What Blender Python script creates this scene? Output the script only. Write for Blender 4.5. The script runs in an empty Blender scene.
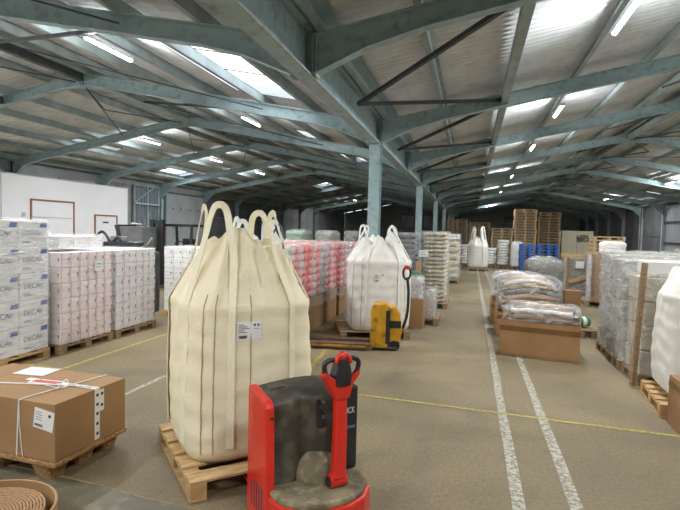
import bpy, bmesh, math, random
from mathutils import Vector, Matrix, noise, Euler
PI = math.pi
C = bpy.context.scene.collection
scene = bpy.context.scene
random.seed(7)

# ---------------------------------------------------------------- camera
F_PX, YAW, PITCH, ROLL, CAM_H = 508.1, 0.2509, 0.0486, 0.0246, 1.65
fw = Vector((-math.sin(YAW)*math.cos(PITCH), math.cos(YAW)*math.cos(PITCH), -math.sin(PITCH)))
r0 = Vector((math.cos(YAW), math.sin(YAW), 0)); u0 = r0.cross(fw)
rt = math.cos(ROLL)*r0 + math.sin(ROLL)*u0; up = -math.sin(ROLL)*r0 + math.cos(ROLL)*u0
cd = bpy.data.cameras.new('camera'); cam = bpy.data.objects.new('camera', cd); C.objects.link(cam)
cd.sensor_width = 36; cd.lens = F_PX/680*36; cd.clip_end = 200; cd.clip_start = 0.05
cam.matrix_world = Matrix(((rt.x, up.x, -fw.x, 0), (rt.y, up.y, -fw.y, 0), (rt.z, up.z, -fw.z, CAM_H), (0, 0, 0, 1)))
scene.camera = cam

# ---------------------------------------------------------------- sky and exposure
world = bpy.data.worlds.new('overcast_sky'); scene.world = world; world.use_nodes = True
bg = world.node_tree.nodes['Background']
bg.inputs['Color'].default_value = (0.86, 0.93, 1.0, 1); bg.inputs['Strength'].default_value = 3.0
vs = scene.view_settings
vs.view_transform = 'Standard'; vs.look = 'None'; vs.gamma = 1; vs.use_curve_mapping = False
vs.exposure = 0.66
LAMP_W = 72.0          # watts of one lit batten

# ---------------------------------------------------------------- materials
def lin(c):
    return tuple((v/12.92 if v <= .04045 else ((v+.055)/1.055)**2.4) for v in [x/255 for x in c]) + (1,)
MATS = {}
def mat(name, c1, c2=None, scale=6, rough=.7, metal=0, bump=0, bscale=None, stretch=(1, 1, 1), coat=0, detail=6, contrast=(.35, .65), spec=.5, c3=None, s3=40):
    m = bpy.data.materials.new(name); m.use_nodes = True; nt = m.node_tree; n = nt.nodes; l = nt.links
    b = n['Principled BSDF']; b.inputs['Roughness'].default_value = rough; b.inputs['Metallic'].default_value = metal
    b.inputs['Coat Weight'].default_value = coat; b.inputs['Specular IOR Level'].default_value = spec
    tc = n.new('ShaderNodeTexCoord'); mp = n.new('ShaderNodeMapping'); mp.inputs['Scale'].default_value = stretch
    l.new(tc.outputs['Object'], mp.inputs[0])
    nz = n.new('ShaderNodeTexNoise'); nz.inputs['Scale'].default_value = scale; nz.inputs['Detail'].default_value = detail
    l.new(mp.outputs[0], nz.inputs['Vector'])
    cr = n.new('ShaderNodeValToRGB'); cr.color_ramp.elements[0].position = contrast[0]; cr.color_ramp.elements[1].position = contrast[1]
    c2 = c2 or tuple(v*.86 for v in c1)
    cr.color_ramp.elements[0].color = lin(c2); cr.color_ramp.elements[1].color = lin(c1)
    l.new(nz.outputs['Fac'], cr.inputs[0]); out = cr.outputs[0]
    if c3:
        n3 = n.new('ShaderNodeTexNoise'); n3.inputs['Scale'].default_value = s3; n3.inputs['Detail'].default_value = 3
        l.new(mp.outputs[0], n3.inputs['Vector'])
        r3 = n.new('ShaderNodeValToRGB'); r3.color_ramp.elements[0].position = .52; r3.color_ramp.elements[1].position = .72
        r3.color_ramp.elements[0].color = (0, 0, 0, 1); r3.color_ramp.elements[1].color = (1, 1, 1, 1)
        l.new(n3.outputs['Fac'], r3.inputs[0])
        mx = n.new('ShaderNodeMix'); mx.data_type = 'RGBA'; l.new(r3.outputs[0], mx.inputs[0])
        l.new(out, mx.inputs[6]); mx.inputs[7].default_value = lin(c3); out = mx.outputs[2]
    l.new(out, b.inputs['Base Color'])
    if bump:
        nb = n.new('ShaderNodeTexNoise'); nb.inputs['Scale'].default_value = bscale or scale*4; nb.inputs['Detail'].default_value = 4
        l.new(mp.outputs[0], nb.inputs['Vector'])
        bp = n.new('ShaderNodeBump'); bp.inputs['Strength'].default_value = bump; bp.inputs['Distance'].default_value = .02
        l.new(nb.outputs['Fac'], bp.inputs['Height']); l.new(bp.outputs[0], b.inputs['Normal'])
    MATS[name] = m
    return m
def film(name, tint=(235, 238, 240), haze=.3, haze2=.75, scale=9, stretch=(1, 1, 1), rough=.12):
    """clear stretch film: transparent, glossy, whiter where it bunches"""
    m = bpy.data.materials.new(name); m.use_nodes = True; nt = m.node_tree; n = nt.nodes; l = nt.links
    b = n['Principled BSDF']; b.inputs['Base Color'].default_value = lin(tint); b.inputs['Roughness'].default_value = rough
    b.inputs['Specular IOR Level'].default_value = .9
    tc = n.new('ShaderNodeTexCoord'); mp = n.new('ShaderNodeMapping'); mp.inputs['Scale'].default_value = stretch
    l.new(tc.outputs['Object'], mp.inputs[0])
    nz = n.new('ShaderNodeTexNoise'); nz.inputs['Scale'].default_value = scale; nz.inputs['Detail'].default_value = 5; nz.inputs['Distortion'].default_value = 1.2
    l.new(mp.outputs[0], nz.inputs['Vector'])
    mr = n.new('ShaderNodeMapRange'); mr.inputs['From Min'].default_value = .35; mr.inputs['From Max'].default_value = .72
    mr.inputs['To Min'].default_value = haze; mr.inputs['To Max'].default_value = haze2
    l.new(nz.outputs['Fac'], mr.inputs['Value'])
    bp = n.new('ShaderNodeBump'); bp.inputs['Strength'].default_value = .9; bp.inputs['Distance'].default_value = .05
    l.new(nz.outputs['Fac'], bp.inputs['Height']); l.new(bp.outputs[0], b.inputs['Normal'])
    l.new(mr.outputs[0], b.inputs['Alpha'])
    MATS[name] = m
    return m

def floor_mat():
    m = bpy.data.materials.new('worn_concrete'); m.use_nodes = True; nt = m.node_tree; n = nt.nodes; l = nt.links
    b = n['Principled BSDF']; b.inputs['Roughness'].default_value = .72; b.inputs['Specular IOR Level'].default_value = .35
    tc = n.new('ShaderNodeTexCoord')
    def nz(s, d=6, dist=0):
        t = n.new('ShaderNodeTexNoise'); t.inputs['Scale'].default_value = s; t.inputs['Detail'].default_value = d; t.inputs['Distortion'].default_value = dist
        l.new(tc.outputs['Object'], t.inputs['Vector']); return t
    def ramp(src, p0, p1, a, bb):
        r = n.new('ShaderNodeValToRGB'); r.color_ramp.elements[0].position = p0; r.color_ramp.elements[1].position = p1
        r.color_ramp.elements[0].color = a; r.color_ramp.elements[1].color = bb; l.new(src, r.inputs[0]); return r
    def mix(f, a, bb, mode='MIX'):
        x = n.new('ShaderNodeMix'); x.data_type = 'RGBA'; x.blend_type = mode
        if isinstance(f, float): x.inputs[0].default_value = f
        else: l.new(f, x.inputs[0])
        for s, i in ((a, 6), (bb, 7)):
            if isinstance(s, tuple): x.inputs[i].default_value = s
            else: l.new(s, x.inputs[i])
        return x.outputs[2]
    big = ramp(nz(.55, 7, .6).outputs['Fac'], .35, .68, lin((128, 115, 89)), lin((161, 145, 112)))
    fine = ramp(nz(38, 3).outputs['Fac'], .3, .7, (.72, .72, .72, 1), (1, 1, 1, 1))
    grit = ramp(nz(150, 2).outputs['Fac'], .35, .6, (.7, .7, .69, 1), (1.0, 1.0, 1.0, 1))
    c = mix(1.0, big.outputs[0], fine.outputs[0], 'MULTIPLY'); c = mix(.8, c, grit.outputs[0], 'MULTIPLY')
    st = ramp(nz(1.7, 8, 1.0).outputs['Fac'], .56, .72, (0, 0, 0, 1), (.5, .5, .5, 1))
    c = mix(st.outputs[0], c, lin((98, 92, 80)))
    mpt = n.new('ShaderNodeMapping'); mpt.inputs['Scale'].default_value = (3.2, .16, 1); l.new(tc.outputs['Object'], mpt.inputs[0])
    tn = n.new('ShaderNodeTexNoise'); tn.inputs['Scale'].default_value = 1.0; tn.inputs['Detail'].default_value = 4; l.new(mpt.outputs[0], tn.inputs['Vector'])
    tr = ramp(tn.outputs['Fac'], .55, .7, (0, 0, 0, 1), (.35, .35, .35, 1))
    c = mix(tr.outputs[0], c, lin((110, 104, 92)))
    l.new(c, b.inputs['Base Color'])
    bp = n.new('ShaderNodeBump'); bp.inputs['Strength'].default_value = .35; bp.inputs['Distance'].default_value = .01
    l.new(nz(60, 5).outputs['Fac'], bp.inputs['Height']); l.new(bp.outputs[0], b.inputs['Normal'])
    return m
def paint_mat(name, c, wear=.5):
    m = bpy.data.materials.new(name); m.use_nodes = True; nt = m.node_tree; n = nt.nodes; l = nt.links
    b = n['Principled BSDF']; b.inputs['Roughness'].default_value = .65; b.inputs['Base Color'].default_value = lin(c)
    tc = n.new('ShaderNodeTexCoord'); t = n.new('ShaderNodeTexNoise'); t.inputs['Scale'].default_value = 26; t.inputs['Detail'].default_value = 8; t.inputs['Roughness'].default_value = .75
    l.new(tc.outputs['Object'], t.inputs['Vector'])
    r = n.new('ShaderNodeMapRange'); r.inputs['From Min'].default_value = wear-.1; r.inputs['From Max'].default_value = wear+.06
    r.inputs['To Min'].default_value = .08; r.inputs['To Max'].default_value = .62
    l.new(t.outputs['Fac'], r.inputs['Value']); l.new(r.outputs[0], b.inputs['Alpha'])
    return m

M_floor = floor_mat()
M_patch = mat('smooth_dark_screed', (104, 98, 78), (82, 78, 62), scale=3, rough=.6, c3=(128, 120, 98), s3=8, bump=.15)
M_white_line = paint_mat('worn_white_paint', (214, 210, 196), .49)
M_yellow_line = paint_mat('worn_yellow_paint', (206, 188, 92), .46)
M_teal = mat('teal_painted_steel', (158, 180, 182), (144, 166, 168), scale=4, rough=.55, c3=(124, 142, 144), s3=9)
M_teal_dark = mat('dark_teal_gutter_steel', (124, 146, 150), (108, 130, 134), scale=3, rough=.55)
M_brace = mat('dark_brace_steel', (66, 72, 76), (52, 56, 60), scale=8, rough=.6)
M_purlin = mat('grey_green_purlin', (160, 174, 172), (136, 150, 150), scale=3, rough=.55)
M_sheet = mat('fibre_cement_sheet', (222, 226, 228), (206, 210, 212), scale=1.6, rough=.85, c3=(196, 199, 200), s3=5)
M_wallsheet = mat('grey_wall_panel', (176, 178, 178), (156, 158, 158), scale=1.2, rough=.8)
M_walldark = mat('dark_wall_panel', (112, 114, 116), (94, 96, 98), scale=1.2, rough=.85)
M_block = mat('grey_blockwork', (150, 152, 150), (124, 126, 124), scale=3, rough=.9, bump=.2)
M_partition = mat('white_partition_board', (238, 239, 242), (232, 233, 236), scale=.8, rough=.6)
M_doorframe = mat('brown_timber_frame', (158, 112, 84), (130, 88, 62), scale=12, rough=.6, stretch=(4, 4, 1))
M_cladding = mat('pale_cladding', (196, 199, 202), (176, 180, 184), scale=1, rough=.6)
M_steelclad = mat('weathered_steel_sheet', (128, 138, 144), (98, 106, 112), scale=2, rough=.5, stretch=(6, 6, .6))
M_dark = mat('black_plastic', (40, 41, 42), (28, 28, 30), scale=10, rough=.45)
M_darkmetal = mat('dark_grey_metal', (70, 74, 76), (52, 56, 58), scale=5, rough=.5)
M_greymachine = mat('grey_machine_paint', (120, 122, 122), (98, 100, 100), scale=4, rough=.5)
M_wood = mat('new_pallet_wood', (206, 176, 128), (176, 142, 96), scale=5, rough=.75, stretch=(1, 8, 8), bump=.15, c3=(150, 118, 76), s3=10)
M_wood_b = mat('new_pallet_block_wood', (198, 160, 108), (164, 126, 80), scale=9, rough=.8, bump=.25)
M_wood_old = mat('weathered_pallet_wood', (170, 144, 108), (132, 108, 80), scale=5, rough=.8, stretch=(1, 8, 8), c3=(96, 78, 58), s3=10)
M_presswood = mat('pressed_chipboard', (170, 132, 84), (130, 96, 58), scale=40, rough=.9, bump=.4, c3=(196, 160, 108), s3=70)
M_card = mat('brown_cardboard', (160, 124, 84), (148, 113, 75), scale=2.5, rough=.8, bump=.05)
M_card_d = mat('darker_brown_cardboard', (156, 120, 82), (134, 100, 66), scale=2.5, rough=.8)
M_cardwhite = mat('white_carton_board', (232, 230, 228), (222, 220, 218), scale=3, rough=.6)
M_cardpink = mat('white_carton_board_pinkish', (238, 228, 226), (228, 216, 214), scale=3, rough=.6)
M_blue_print = mat('blue_carton_print', (72, 104, 170), (60, 90, 156), scale=8, rough=.5)
M_grey_print = mat('grey_blue_print', (84, 98, 130), (74, 88, 120), scale=8, rough=.6)
M_red_print = mat('red_carton_print', (206, 92, 88), (190, 76, 74), scale=8, rough=.6)
M_green_print = mat('green_carton_print', (60, 116, 100), (48, 100, 86), scale=8, rough=.6)
M_dark_print = mat('dark_ink_print', (52, 50, 50), (44, 42, 42), scale=8, rough=.6)
M_paper = mat('white_label_paper', (232, 230, 226), (222, 220, 216), scale=6, rough=.5)
def woven(name, a, b):
    m = mat(name, a, b, scale=3, rough=.72)
    nt = m.node_tree; n = nt.nodes; l = nt.links; bs = n['Principled BSDF']
    tc = n.new('ShaderNodeTexCoord'); w = n.new('ShaderNodeTexWave'); w.wave_type = 'BANDS'; w.bands_direction = 'Z'
    w.inputs['Scale'].default_value = 22; w.inputs['Distortion'].default_value = 5; w.inputs['Detail'].default_value = 2; w.inputs['Detail Scale'].default_value = .25
    l.new(tc.outputs['Object'], w.inputs['Vector'])
    bp = n.new('ShaderNodeBump'); bp.inputs['Strength'].default_value = .16; bp.inputs['Distance'].default_value = .006
    l.new(w.outputs['Fac'], bp.inputs['Height']); l.new(bp.outputs[0], bs.inputs['Normal'])
    return m
M_bag_cream = woven('cream_woven_fabric', (236, 225, 194), (228, 216, 184))
M_bag_white = woven('white_woven_fabric', (226, 222, 214), (220, 217, 210))
M_strap_cream = mat('cream_webbing', (238, 228, 200), (228, 218, 190), scale=60, rough=.75)
M_strap_white = mat('white_webbing', (230, 230, 226), (218, 218, 214), scale=60, rough=.7)
M_seam = mat('seam_thread', (176, 164, 136), (160, 148, 120), scale=60, rough=.8)
M_red = mat('red_truck_paint', (214, 44, 28), (196, 34, 22), scale=3, rough=.35, coat=.3)
M_cover = mat('dusty_dark_cover', (66, 62, 52), (50, 47, 40), scale=4, rough=.5, c3=(92, 86, 70), s3=9)
M_step = mat('dust_covered_step', (128, 118, 92), (88, 80, 62), scale=6, rough=.9, c3=(150, 140, 112), s3=18, bump=.2)
M_yellow = mat('yellow_truck_paint', (214, 160, 34), (186, 132, 22), scale=6, rough=.45, c3=(120, 88, 30), s3=9)
M_rust = mat('worn_fork_steel', (122, 92, 74), (84, 62, 50), scale=8, rough=.6)
M_rubber = mat('black_rubber', (34, 34, 34), (24, 24, 24), scale=20, rough=.7)
M_blueplastic = mat('blue_plastic', (38, 96, 176), (30, 82, 158), scale=3, rough=.45)
M_cream = mat('cream_panel', (214, 208, 182), (202, 196, 170), scale=1.5, rough=.7)
M_redpack = mat('red_net_pack', (228, 74, 66), (238, 128, 118), scale=14, rough=.5, bump=.4, bscale=40)
M_whitepack = mat('pale_net_pack', (222, 214, 212), (190, 182, 182), scale=14, rough=.5, bump=.4, bscale=40)
M_pack = mat('sack_white_plastic', (242, 242, 238), (228, 228, 224), scale=8, rough=.55, bump=.3)
M_green = mat('green_plastic', (62, 138, 92), (48, 116, 76), scale=9, rough=.5)
M_straw = mat('straw_coloured_bundle', (214, 202, 160), (150, 138, 104), scale=14, rough=.5, bump=1.0, stretch=(1, 1, 1.6), c3=(240, 234, 206), s3=20)
M_greyload = mat('grey_bundle', (112, 112, 102), (84, 84, 78), scale=18, rough=.6, bump=.5, stretch=(1, 1, 3), c3=(134, 132, 120), s3=30)
M_pinkwood = mat('pinkish_timber', (196, 154, 124), (176, 132, 100), scale=7, rough=.7, stretch=(1, 8, 8))
M_gold = mat('bronze_metal_parts', (186, 160, 112), (120, 100, 66), scale=16, rough=.35, metal=.4)
M_film = film('clear_stretch_film', haze=.06, haze2=.42)
M_film_white = film('milky_stretch_film', haze=.05, haze2=.5, scale=5, stretch=(.4, .4, 2.2))
M_film_thick = film('thick_clear_film', haze=.24, haze2=.62, scale=8, tint=(216, 217, 212), stretch=(.7, .7, 2.4), rough=.08)
M_film_grey = film('grey_bundle_film', haze=.35, haze2=.8, scale=9, tint=(150, 150, 144), rough=.2)
M_film_fine = film('thin_stretch_film', haze=.02, haze2=.22, scale=8, stretch=(.6, .6, 2.5))
def emit(name, c, s):
    m = bpy.data.materials.new(name); m.use_nodes = True; n = m.node_tree.nodes; b = n['Principled BSDF']
    b.inputs['Base Color'].default_value = (.8, .8, .8, 1); b.inputs['Emission Color'].default_value = c; b.inputs['Emission Strength'].default_value = s
    return m
M_tube = emit('lit_tube', (.93, .97, 1, 1), 9)
def glazing():
    m = bpy.data.materials.new('rooflight_glazing'); m.use_nodes = True; nt = m.node_tree; n = nt.nodes; l = nt.links
    out = n['Material Output']; n.remove(n['Principled BSDF'])
    t = n.new('ShaderNodeBsdfTransparent'); t.inputs[0].default_value = (.8, .8, .8, 1)
    d = n.new('ShaderNodeBsdfTranslucent'); d.inputs[0].default_value = (.85, .85, .85, 1)
    x = n.new('ShaderNodeMixShader'); x.inputs[0].default_value = .45
    l.new(t.outputs[0], x.inputs[1]); l.new(d.outputs[0], x.inputs[2]); l.new(x.outputs[0], out.inputs[0])
    return m
M_glaze = glazing()
def darkglass():
    return mat('dark_window_glass', (44, 48, 50), (34, 38, 40), scale=2, rough=.15)
M_darkglass = darkglass()

# ---------------------------------------------------------------- mesh helpers
class MB:
    def __init__(s): s.v = []; s.f = []
    def box(s, x0, y0, z0, x1, y1, z1, m=None):
        k = len(s.v)
        for z in (z0, z1):
            for (x, y) in ((x0, y0), (x1, y0), (x1, y1), (x0, y1)):
                p = Vector((x, y, z)); s.v.append(m @ p if m else p)
        for q in ((3, 2, 1, 0), (4, 5, 6, 7), (0, 1, 5, 4), (1, 2, 6, 5), (2, 3, 7, 6), (3, 0, 4, 7)): s.f.append([k+i for i in q])
        return s
    def bar(s, a, b, w, h=None):
        """square bar between two points"""
        a = Vector(a); b = Vector(b); d = b-a; L = d.length; h = h or w
        q = d.to_track_quat('X', 'Z').to_matrix().to_4x4(); q.translation = a
        return s.box(0, -w/2, -h/2, L, w/2, h/2, q)
    def prism(s, pts, y0, y1, axis='Y'):
        """polygon pts (x,z) extruded along Y (or X / Z)"""
        k = len(s.v); n = len(pts)
        for y in (y0, y1):
            for (a, b) in pts:
                s.v.append(Vector((a, y, b)) if axis == 'Y' else (Vector((y, a, b)) if axis == 'X' else Vector((a, b, y))))
        s.f.append([k+i for i in range(n)][::-1]); s.f.append([k+n+i for i in range(n)])
        for i in range(n): s.f.append([k+i, k+(i+1) % n, k+n+(i+1) % n, k+n+i])
        return s
    def grid(s, fn, nu, nv, closeu=False, closev=False):
        k = len(s.v); U = nu if closeu else nu+1; V = nv if closev else nv+1
        for j in range(V):
            for i in range(U): s.v.append(Vector(fn(i/nu, j/nv)))
        for j in range(nv):
            for i in range(nu):
                a = k+j*U+i; b = k+j*U+(i+1) % U; j2 = (j+1) % V
                s.f.append([a, b, k+j2*U+(i+1) % U, k+j2*U+i])
        return s
    def tube(s, path, r, n=8, cap=True):
        P = [Vector(p) for p in path]; k = len(s.v); prev = None
        rr = r if isinstance(r, (list, tuple)) else [r]*len(P)
        for i, p in enumerate(P):
            t = (P[min(i+1, len(P)-1)]-P[max(i-1, 0)]).normalized()
            a = prev if prev else (Vector((0, 0, 1)) if abs(t.z) < .9 else Vector((1, 0, 0)))
            u = (a - t*a.dot(t)).normalized(); prev = u; w = t.cross(u)
            for j in range(n):
                an = 2*PI*j/n; s.v.append(p + (u*math.cos(an)+w*math.sin(an))*rr[i])
        for i in range(len(P)-1):
            for j in range(n): s.f.append([k+i*n+j, k+i*n+(j+1) % n, k+(i+1)*n+(j+1) % n, k+(i+1)*n+j])
        if cap:
            s.f.append([k+j for j in range(n)][::-1]); s.f.append([k+(len(P)-1)*n+j for j in range(n)])
        return s
    def lathe(s, prof, n=24, cx=0, cy=0):
        return s.grid(lambda u, v: (cx+prof[min(int(round(v*(len(prof)-1))), len(prof)-1)][0]*math.cos(2*PI*u), cy+prof[min(int(round(v*(len(prof)-1))), len(prof)-1)][0]*math.sin(2*PI*u), prof[min(int(round(v*(len(prof)-1))), len(prof)-1)][1]), n, len(prof)-1, closeu=True)
    def ribbon(s, pts, w, t, side):
        """flat strap through pts; side(i)->unit vector across the strap"""
        P = [Vector(p) for p in pts]; k = len(s.v)
        for i, p in enumerate(P):
            tg = (P[min(i+1, len(P)-1)]-P[max(i-1, 0)]).normalized(); a = Vector(side(i)); a = (a - tg*a.dot(tg)).normalized(); nn = tg.cross(a)
            for (su, sn) in ((-1, -1), (1, -1), (1, 1), (-1, 1)): s.v.append(p + a*w/2*su + nn*t/2*sn)
        for i in range(len(P)-1):
            for j in range(4): s.f.append([k+i*4+j, k+i*4+(j+1) % 4, k+(i+1)*4+(j+1) % 4, k+(i+1)*4+j])
        s.f.append([k, k+3, k+2, k+1]); e = k+(len(P)-1)*4; s.f.append([e, e+1, e+2, e+3])
        return s
    def mesh(s, name, m, smooth=False, bevel=0, seg=2):
        me = bpy.data.meshes.new(name); me.from_pydata([tuple(p) for p in s.v], [], s.f)
        bm = bmesh.new(); bm.from_mesh(me)
        bmesh.ops.recalc_face_normals(bm, faces=bm.faces)
        if bevel: bmesh.ops.bevel(bm, geom=[e for e in bm.edges if len(e.link_faces) == 2 and e.calc_face_angle(0) > .6], offset=bevel, segments=seg, affect='EDGES', profile=.6)
        bm.to_mesh(me); bm.free()
        if smooth: me.shade_smooth() if not bevel else me.shade_smooth()
        if smooth and bevel: 
            for p in me.polygons: p.use_smooth = True
        me.materials.append(m)
        return me
    def build(s, name, m, parent=None, loc=(0, 0, 0), rz=0, smooth=False, bevel=0, seg=2):
        return link(name, s.mesh(name, m, smooth, bevel, seg), parent, loc, rz)
def link(name, me, parent=None, loc=(0, 0, 0), rz=0, rot=None):
    o = bpy.data.objects.new(name, me); C.objects.link(o); o.location = loc; o.rotation_euler = rot or (0, 0, rz)
    if parent: o.parent = parent
    return o
def tag(o, label=None, cat=None, group=None, kind=None):
    if label: o['label'] = label
    if cat: o['category'] = cat
    if group: o['group'] = group
    if kind: o['kind'] = kind
    return o
def thing(name, label, cat, loc=(0, 0, 0), rz=0, group=None):
    o = bpy.data.objects.new(name, None); C.objects.link(o); o.location = loc; o.rotation_euler = (0, 0, rz)
    o.empty_display_size = .1
    return tag(o, label, cat, group)
KIDS = {}
def copy_tree(o, parent=None, loc=None, rz=None, label=None, group=None):
    c = o.copy(); C.objects.link(c)
    if parent: c.parent = parent
    if loc is not None: c.location = loc
    if rz is not None: c.rotation_euler = (0, 0, rz)
    if label: c['label'] = label
    if group: c['group'] = group
    for ch in list(o.children): copy_tree(ch, c)
    return c
def struct(name, mb, m, **k):
    return tag(mb.build(name, m, **k), kind='structure')
TXT = {}
def text_mesh(s, size, m, ext=.0008):
    key = (s, size, m.name)
    if key in TXT: return TXT[key]
    cu = bpy.data.curves.new('print', 'FONT'); cu.body = s; cu.size = size; cu.extrude = ext; cu.align_x = 'LEFT'; cu.resolution_u = 3
    o = bpy.data.objects.new('print', cu); C.objects.link(o)
    bpy.context.view_layer.update()
    me = bpy.data.meshes.new_from_object(o.evaluated_get(bpy.context.evaluated_depsgraph_get()))
    bpy.data.objects.remove(o); bpy.data.curves.remove(cu)
    me.materials.clear(); me.materials.append(m); TXT[key] = me
    return me
def nz3(x, y, z, s=0): return noise.noise(Vector((x+s*13.7, y-s*7.3, z+s*3.1)))

# ---------------------------------------------------------------- layout constants
Y0, S = 0.98, 4.0                          # frame k stands at Y0 + S*k
XV, XL, XR, XE, XO = -1.69, -7.88, 4.50, -14.07, 10.69
KMAX = 14; YF = Y0+S*KMAX; YB = Y0-S*2
SL = .19
def ztop(x):                                # top of the rafters
    dx = (x-XE if x < XL else XV-x) if x < XV else (x-XV if x < XR else XO-x)
    return 3.58 + SL*dx
def zroof(x): return ztop(x)+.16

# ---------------------------------------------------------------- floor
fl = MB().box(-16, YB, -.2, 13, YF+1, 0); floor = struct('floor', fl, M_floor)
pt = MB()
edge = [(-5.2, 3.2), (-3.9, 2.9), (-3.08, 2.74), (-2.53, 2.68), (-2.18, 2.68), (-1.88, 2.62), (-1.53, 2.6), (-1.1, 2.62), (-.7, 2.3), (-.5, 1.6), (-.5, .8), (-5.2, .8)]
pt.prism(edge, .0, .004, axis='Z'); pt.build('floor_patch', M_patch, floor)
ed = MB(); rr = random.Random(3)
pp = [Vector((a+rr.uniform(-.02, .02), b+rr.uniform(-.02, .02), .003)) for (a, b) in edge[:8]]
ed.ribbon(pp, .010, .006, lambda i: (0, 1, 0)); ed.build('patch_edge', mat('pale_patch_edge', (150, 134, 100), (118, 108, 84), scale=14, rough=.9), floor)
def floor_line(x0, y0, x1, y1, w, m, z=.0045, seg=1):
    b = MB(); a = Vector((x0, y0, z)); c = Vector((x1, y1, z)); d = (c-a).normalized(); s_ = Vector((-d.y, d.x, 0))
    n = max(1, int((c-a).length/.5)); rl = random.Random(int(x0*100+y0*10)); k = len(b.v)
    for i in range(n+1):
        p = a+(c-a)*i/n; j = rl.uniform(-.004, .004); ww = w*(1+rl.uniform(-.08, .08))
        b.v += [p+s_*(ww/2+j), p-s_*(ww/2-j)]
    for i in range(n): b.f.append([k+2*i, k+2*i+1, k+2*i+3, k+2*i+2])
    return b.build('floor_line', m, floor)
floor_line(.34, 3.0, .34, 27, .075, M_white_line); floor_line(.68, .9, .68, 27, .075, M_white_line)
floor_line(.335, 1.0, .34, 3.0, .075, M_white_line)
floor_line(-3.22, 2.6, -3.1, 16, .055, M_white_line)
floor_line(-1.6, 4.97, 1.95, 4.72, .05, M_yellow_line, .0055)
floor_line(-4.43, 4.7, -4.5, 16, .06, M_yellow_line); floor_line(-5.3, 4.78, -4.4, 4.7, .06, M_yellow_line, .0055)
floor_line(-1.72, 5.0, -2.35, 11.5, .06, M_yellow_line)

# ---------------------------------------------------------------- walls
WT = .15
def wall_strip(nm, x, y0, y1, z1, m, outer, rib=0):
    b = MB(); b.box(min(x, x+outer), y0, 0, max(x, x+outer), y1, z1)
    if rib:
        y = y0
        while y < y1-.05:
            b.box(min(x, x-outer*.22), y, 0, max(x, x-outer*.22), y+.07, z1); y += rib
    return struct(nm, b, m)
wl = wall_strip('wall_left', -14.2, YB, YF, 3.78, M_wallsheet, -WT)
wr = wall_strip('wall_right', 10.85, YB, YF, 3.78, M_walldark, WT)
def gable(nm, y0, y1, m):
    b = MB()
    b.prism([(-14.3, 0), (11, 0), (11, 3.6), (XO, 3.66), (XR, 4.86), (XV, 3.68), (XL, 4.86), (XE, 3.66), (-14.3, 3.6)], y0, y1)
    return struct(nm, b, m)
wf = gable('wall_far', YF+.05, YF+.2, M_wallsheet); wb = gable('wall_back', YB-.2, YB, M_wallsheet)
# far wall panels with visible joints
for i, x in enumerate([-13.6+2.07*k for k in range(12)]):
    zt = min(ztop(x), ztop(x+2.03))-.06
    z = 0
    for j, h in enumerate((1.15, 1.15, 1.15, 1.3)):
        h2 = min(h, zt-z)
        if h2 < .25: break
        MB().box(0, -.03, 0, 2.03, .03, h2-.03).build('wall_panel', M_wallsheet, wf, (x, YF+.02, z+.01)); z += h
for i, (x0, x1, z0, z1) in enumerate([(-7.56, -6.2, 2.1, 3.5), (-5.12, -4.1, 2.1, 3.5), (3.4, 4.5, 2.7, 3.45)]):
    w = struct('window_%d' % (i+1), MB().box(x0-.06, YF-.06, z0-.06, x1+.06, YF-.02, z0).box(x0-.06, YF-.06, z1, x1+.06, YF-.02, z1+.06).box(x0-.06, YF-.06, z0, x0, YF-.02, z1).box(x1, YF-.06, z0, x1+.06, YF-.02, z1), M_darkmetal)
    MB().box(x0, YF-.045, z0, x1, YF-.03, z1).build('pane', M_darkglass, w)
# left wall: panels per bay, recessed joints
for k in range(2, 14):
    ya, yb = Y0+S*k+.14, Y0+S*(k+1)-.14
    for (h0, h1) in ((.05, 1.1), (1.14, 2.2), (2.24, 3.3)):
        n = 2; st = (yb-ya)/n
        for j in range(n):
            if k == 4: continue
            MB().box(-.02, .02, 0, .04, st-.02, h1-h0).build('wall_panel', M_wallsheet if k < 5 or k > 8 else M_walldark, wl, (-14.19, ya+j*st, h0))  # darker middle bays: shade of the unlit stretch put into the panel colour
# left wall, bay 4: block panels, then steel sheeted doorway
for (h0, h1) in ((.05, 1.1), (1.14, 2.2), (2.24, 3.4)): MB().box(-.02, 0, 0, .05, 1.75, h1-h0).build('wall_panel', M_block, wl, (-14.19, 17.15, h0))
d3 = tag(thing('door_3', None, None, (-14.12, 18.98, 0)), kind='structure')
y = 0
while y < 1.75:
    MB().prism([(-.0, y), (.05, y+.03), (.05, y+.13), (0, y+.16)], 0, 3.38, axis='Z').build('ribbed_sheet', M_steelclad, d3); y += .19
b = MB().box(.03, 0, 0, .1, .06, 3.42).box(.03, 1.74, 0, .1, 1.8, 3.42).box(.03, .06, 3.36, .1, 1.74, 3.42).box(.06, .9, 0, .12, .96, 3.36); b.build('door_frame', M_teal, d3)
MB().box(.06, 0, 2.56, .14, 1.8, 2.64).build('rail', M_teal, d3)
MB().bar((.13, .05, 2.66), (.13, 1.3, 3.34), .045).build('brace', M_teal, d3)
for n in ('door_3',): pass
d4 = tag(thing('door_4', None, None, (-14.1, 21.35, 0)), kind='structure')
MB().box(0, 0, .02, .09, 3.4, 3.2).build('door_leaf', mat('pale_grey_door_leaf', (168, 174, 176), (150, 156, 158), scale=1, rough=.6), d4, bevel=.02)
for yy in (.5, 1.2, 2.1, 2.9):
    for zz in (.6, 1.6, 2.5): MB().lathe([(0, .02), (.03, .02), (.035, 0)], 10).build('bolt', M_darkmetal, d4, (.11, yy, zz)).rotation_euler = (0, PI/2, 0)
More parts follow.
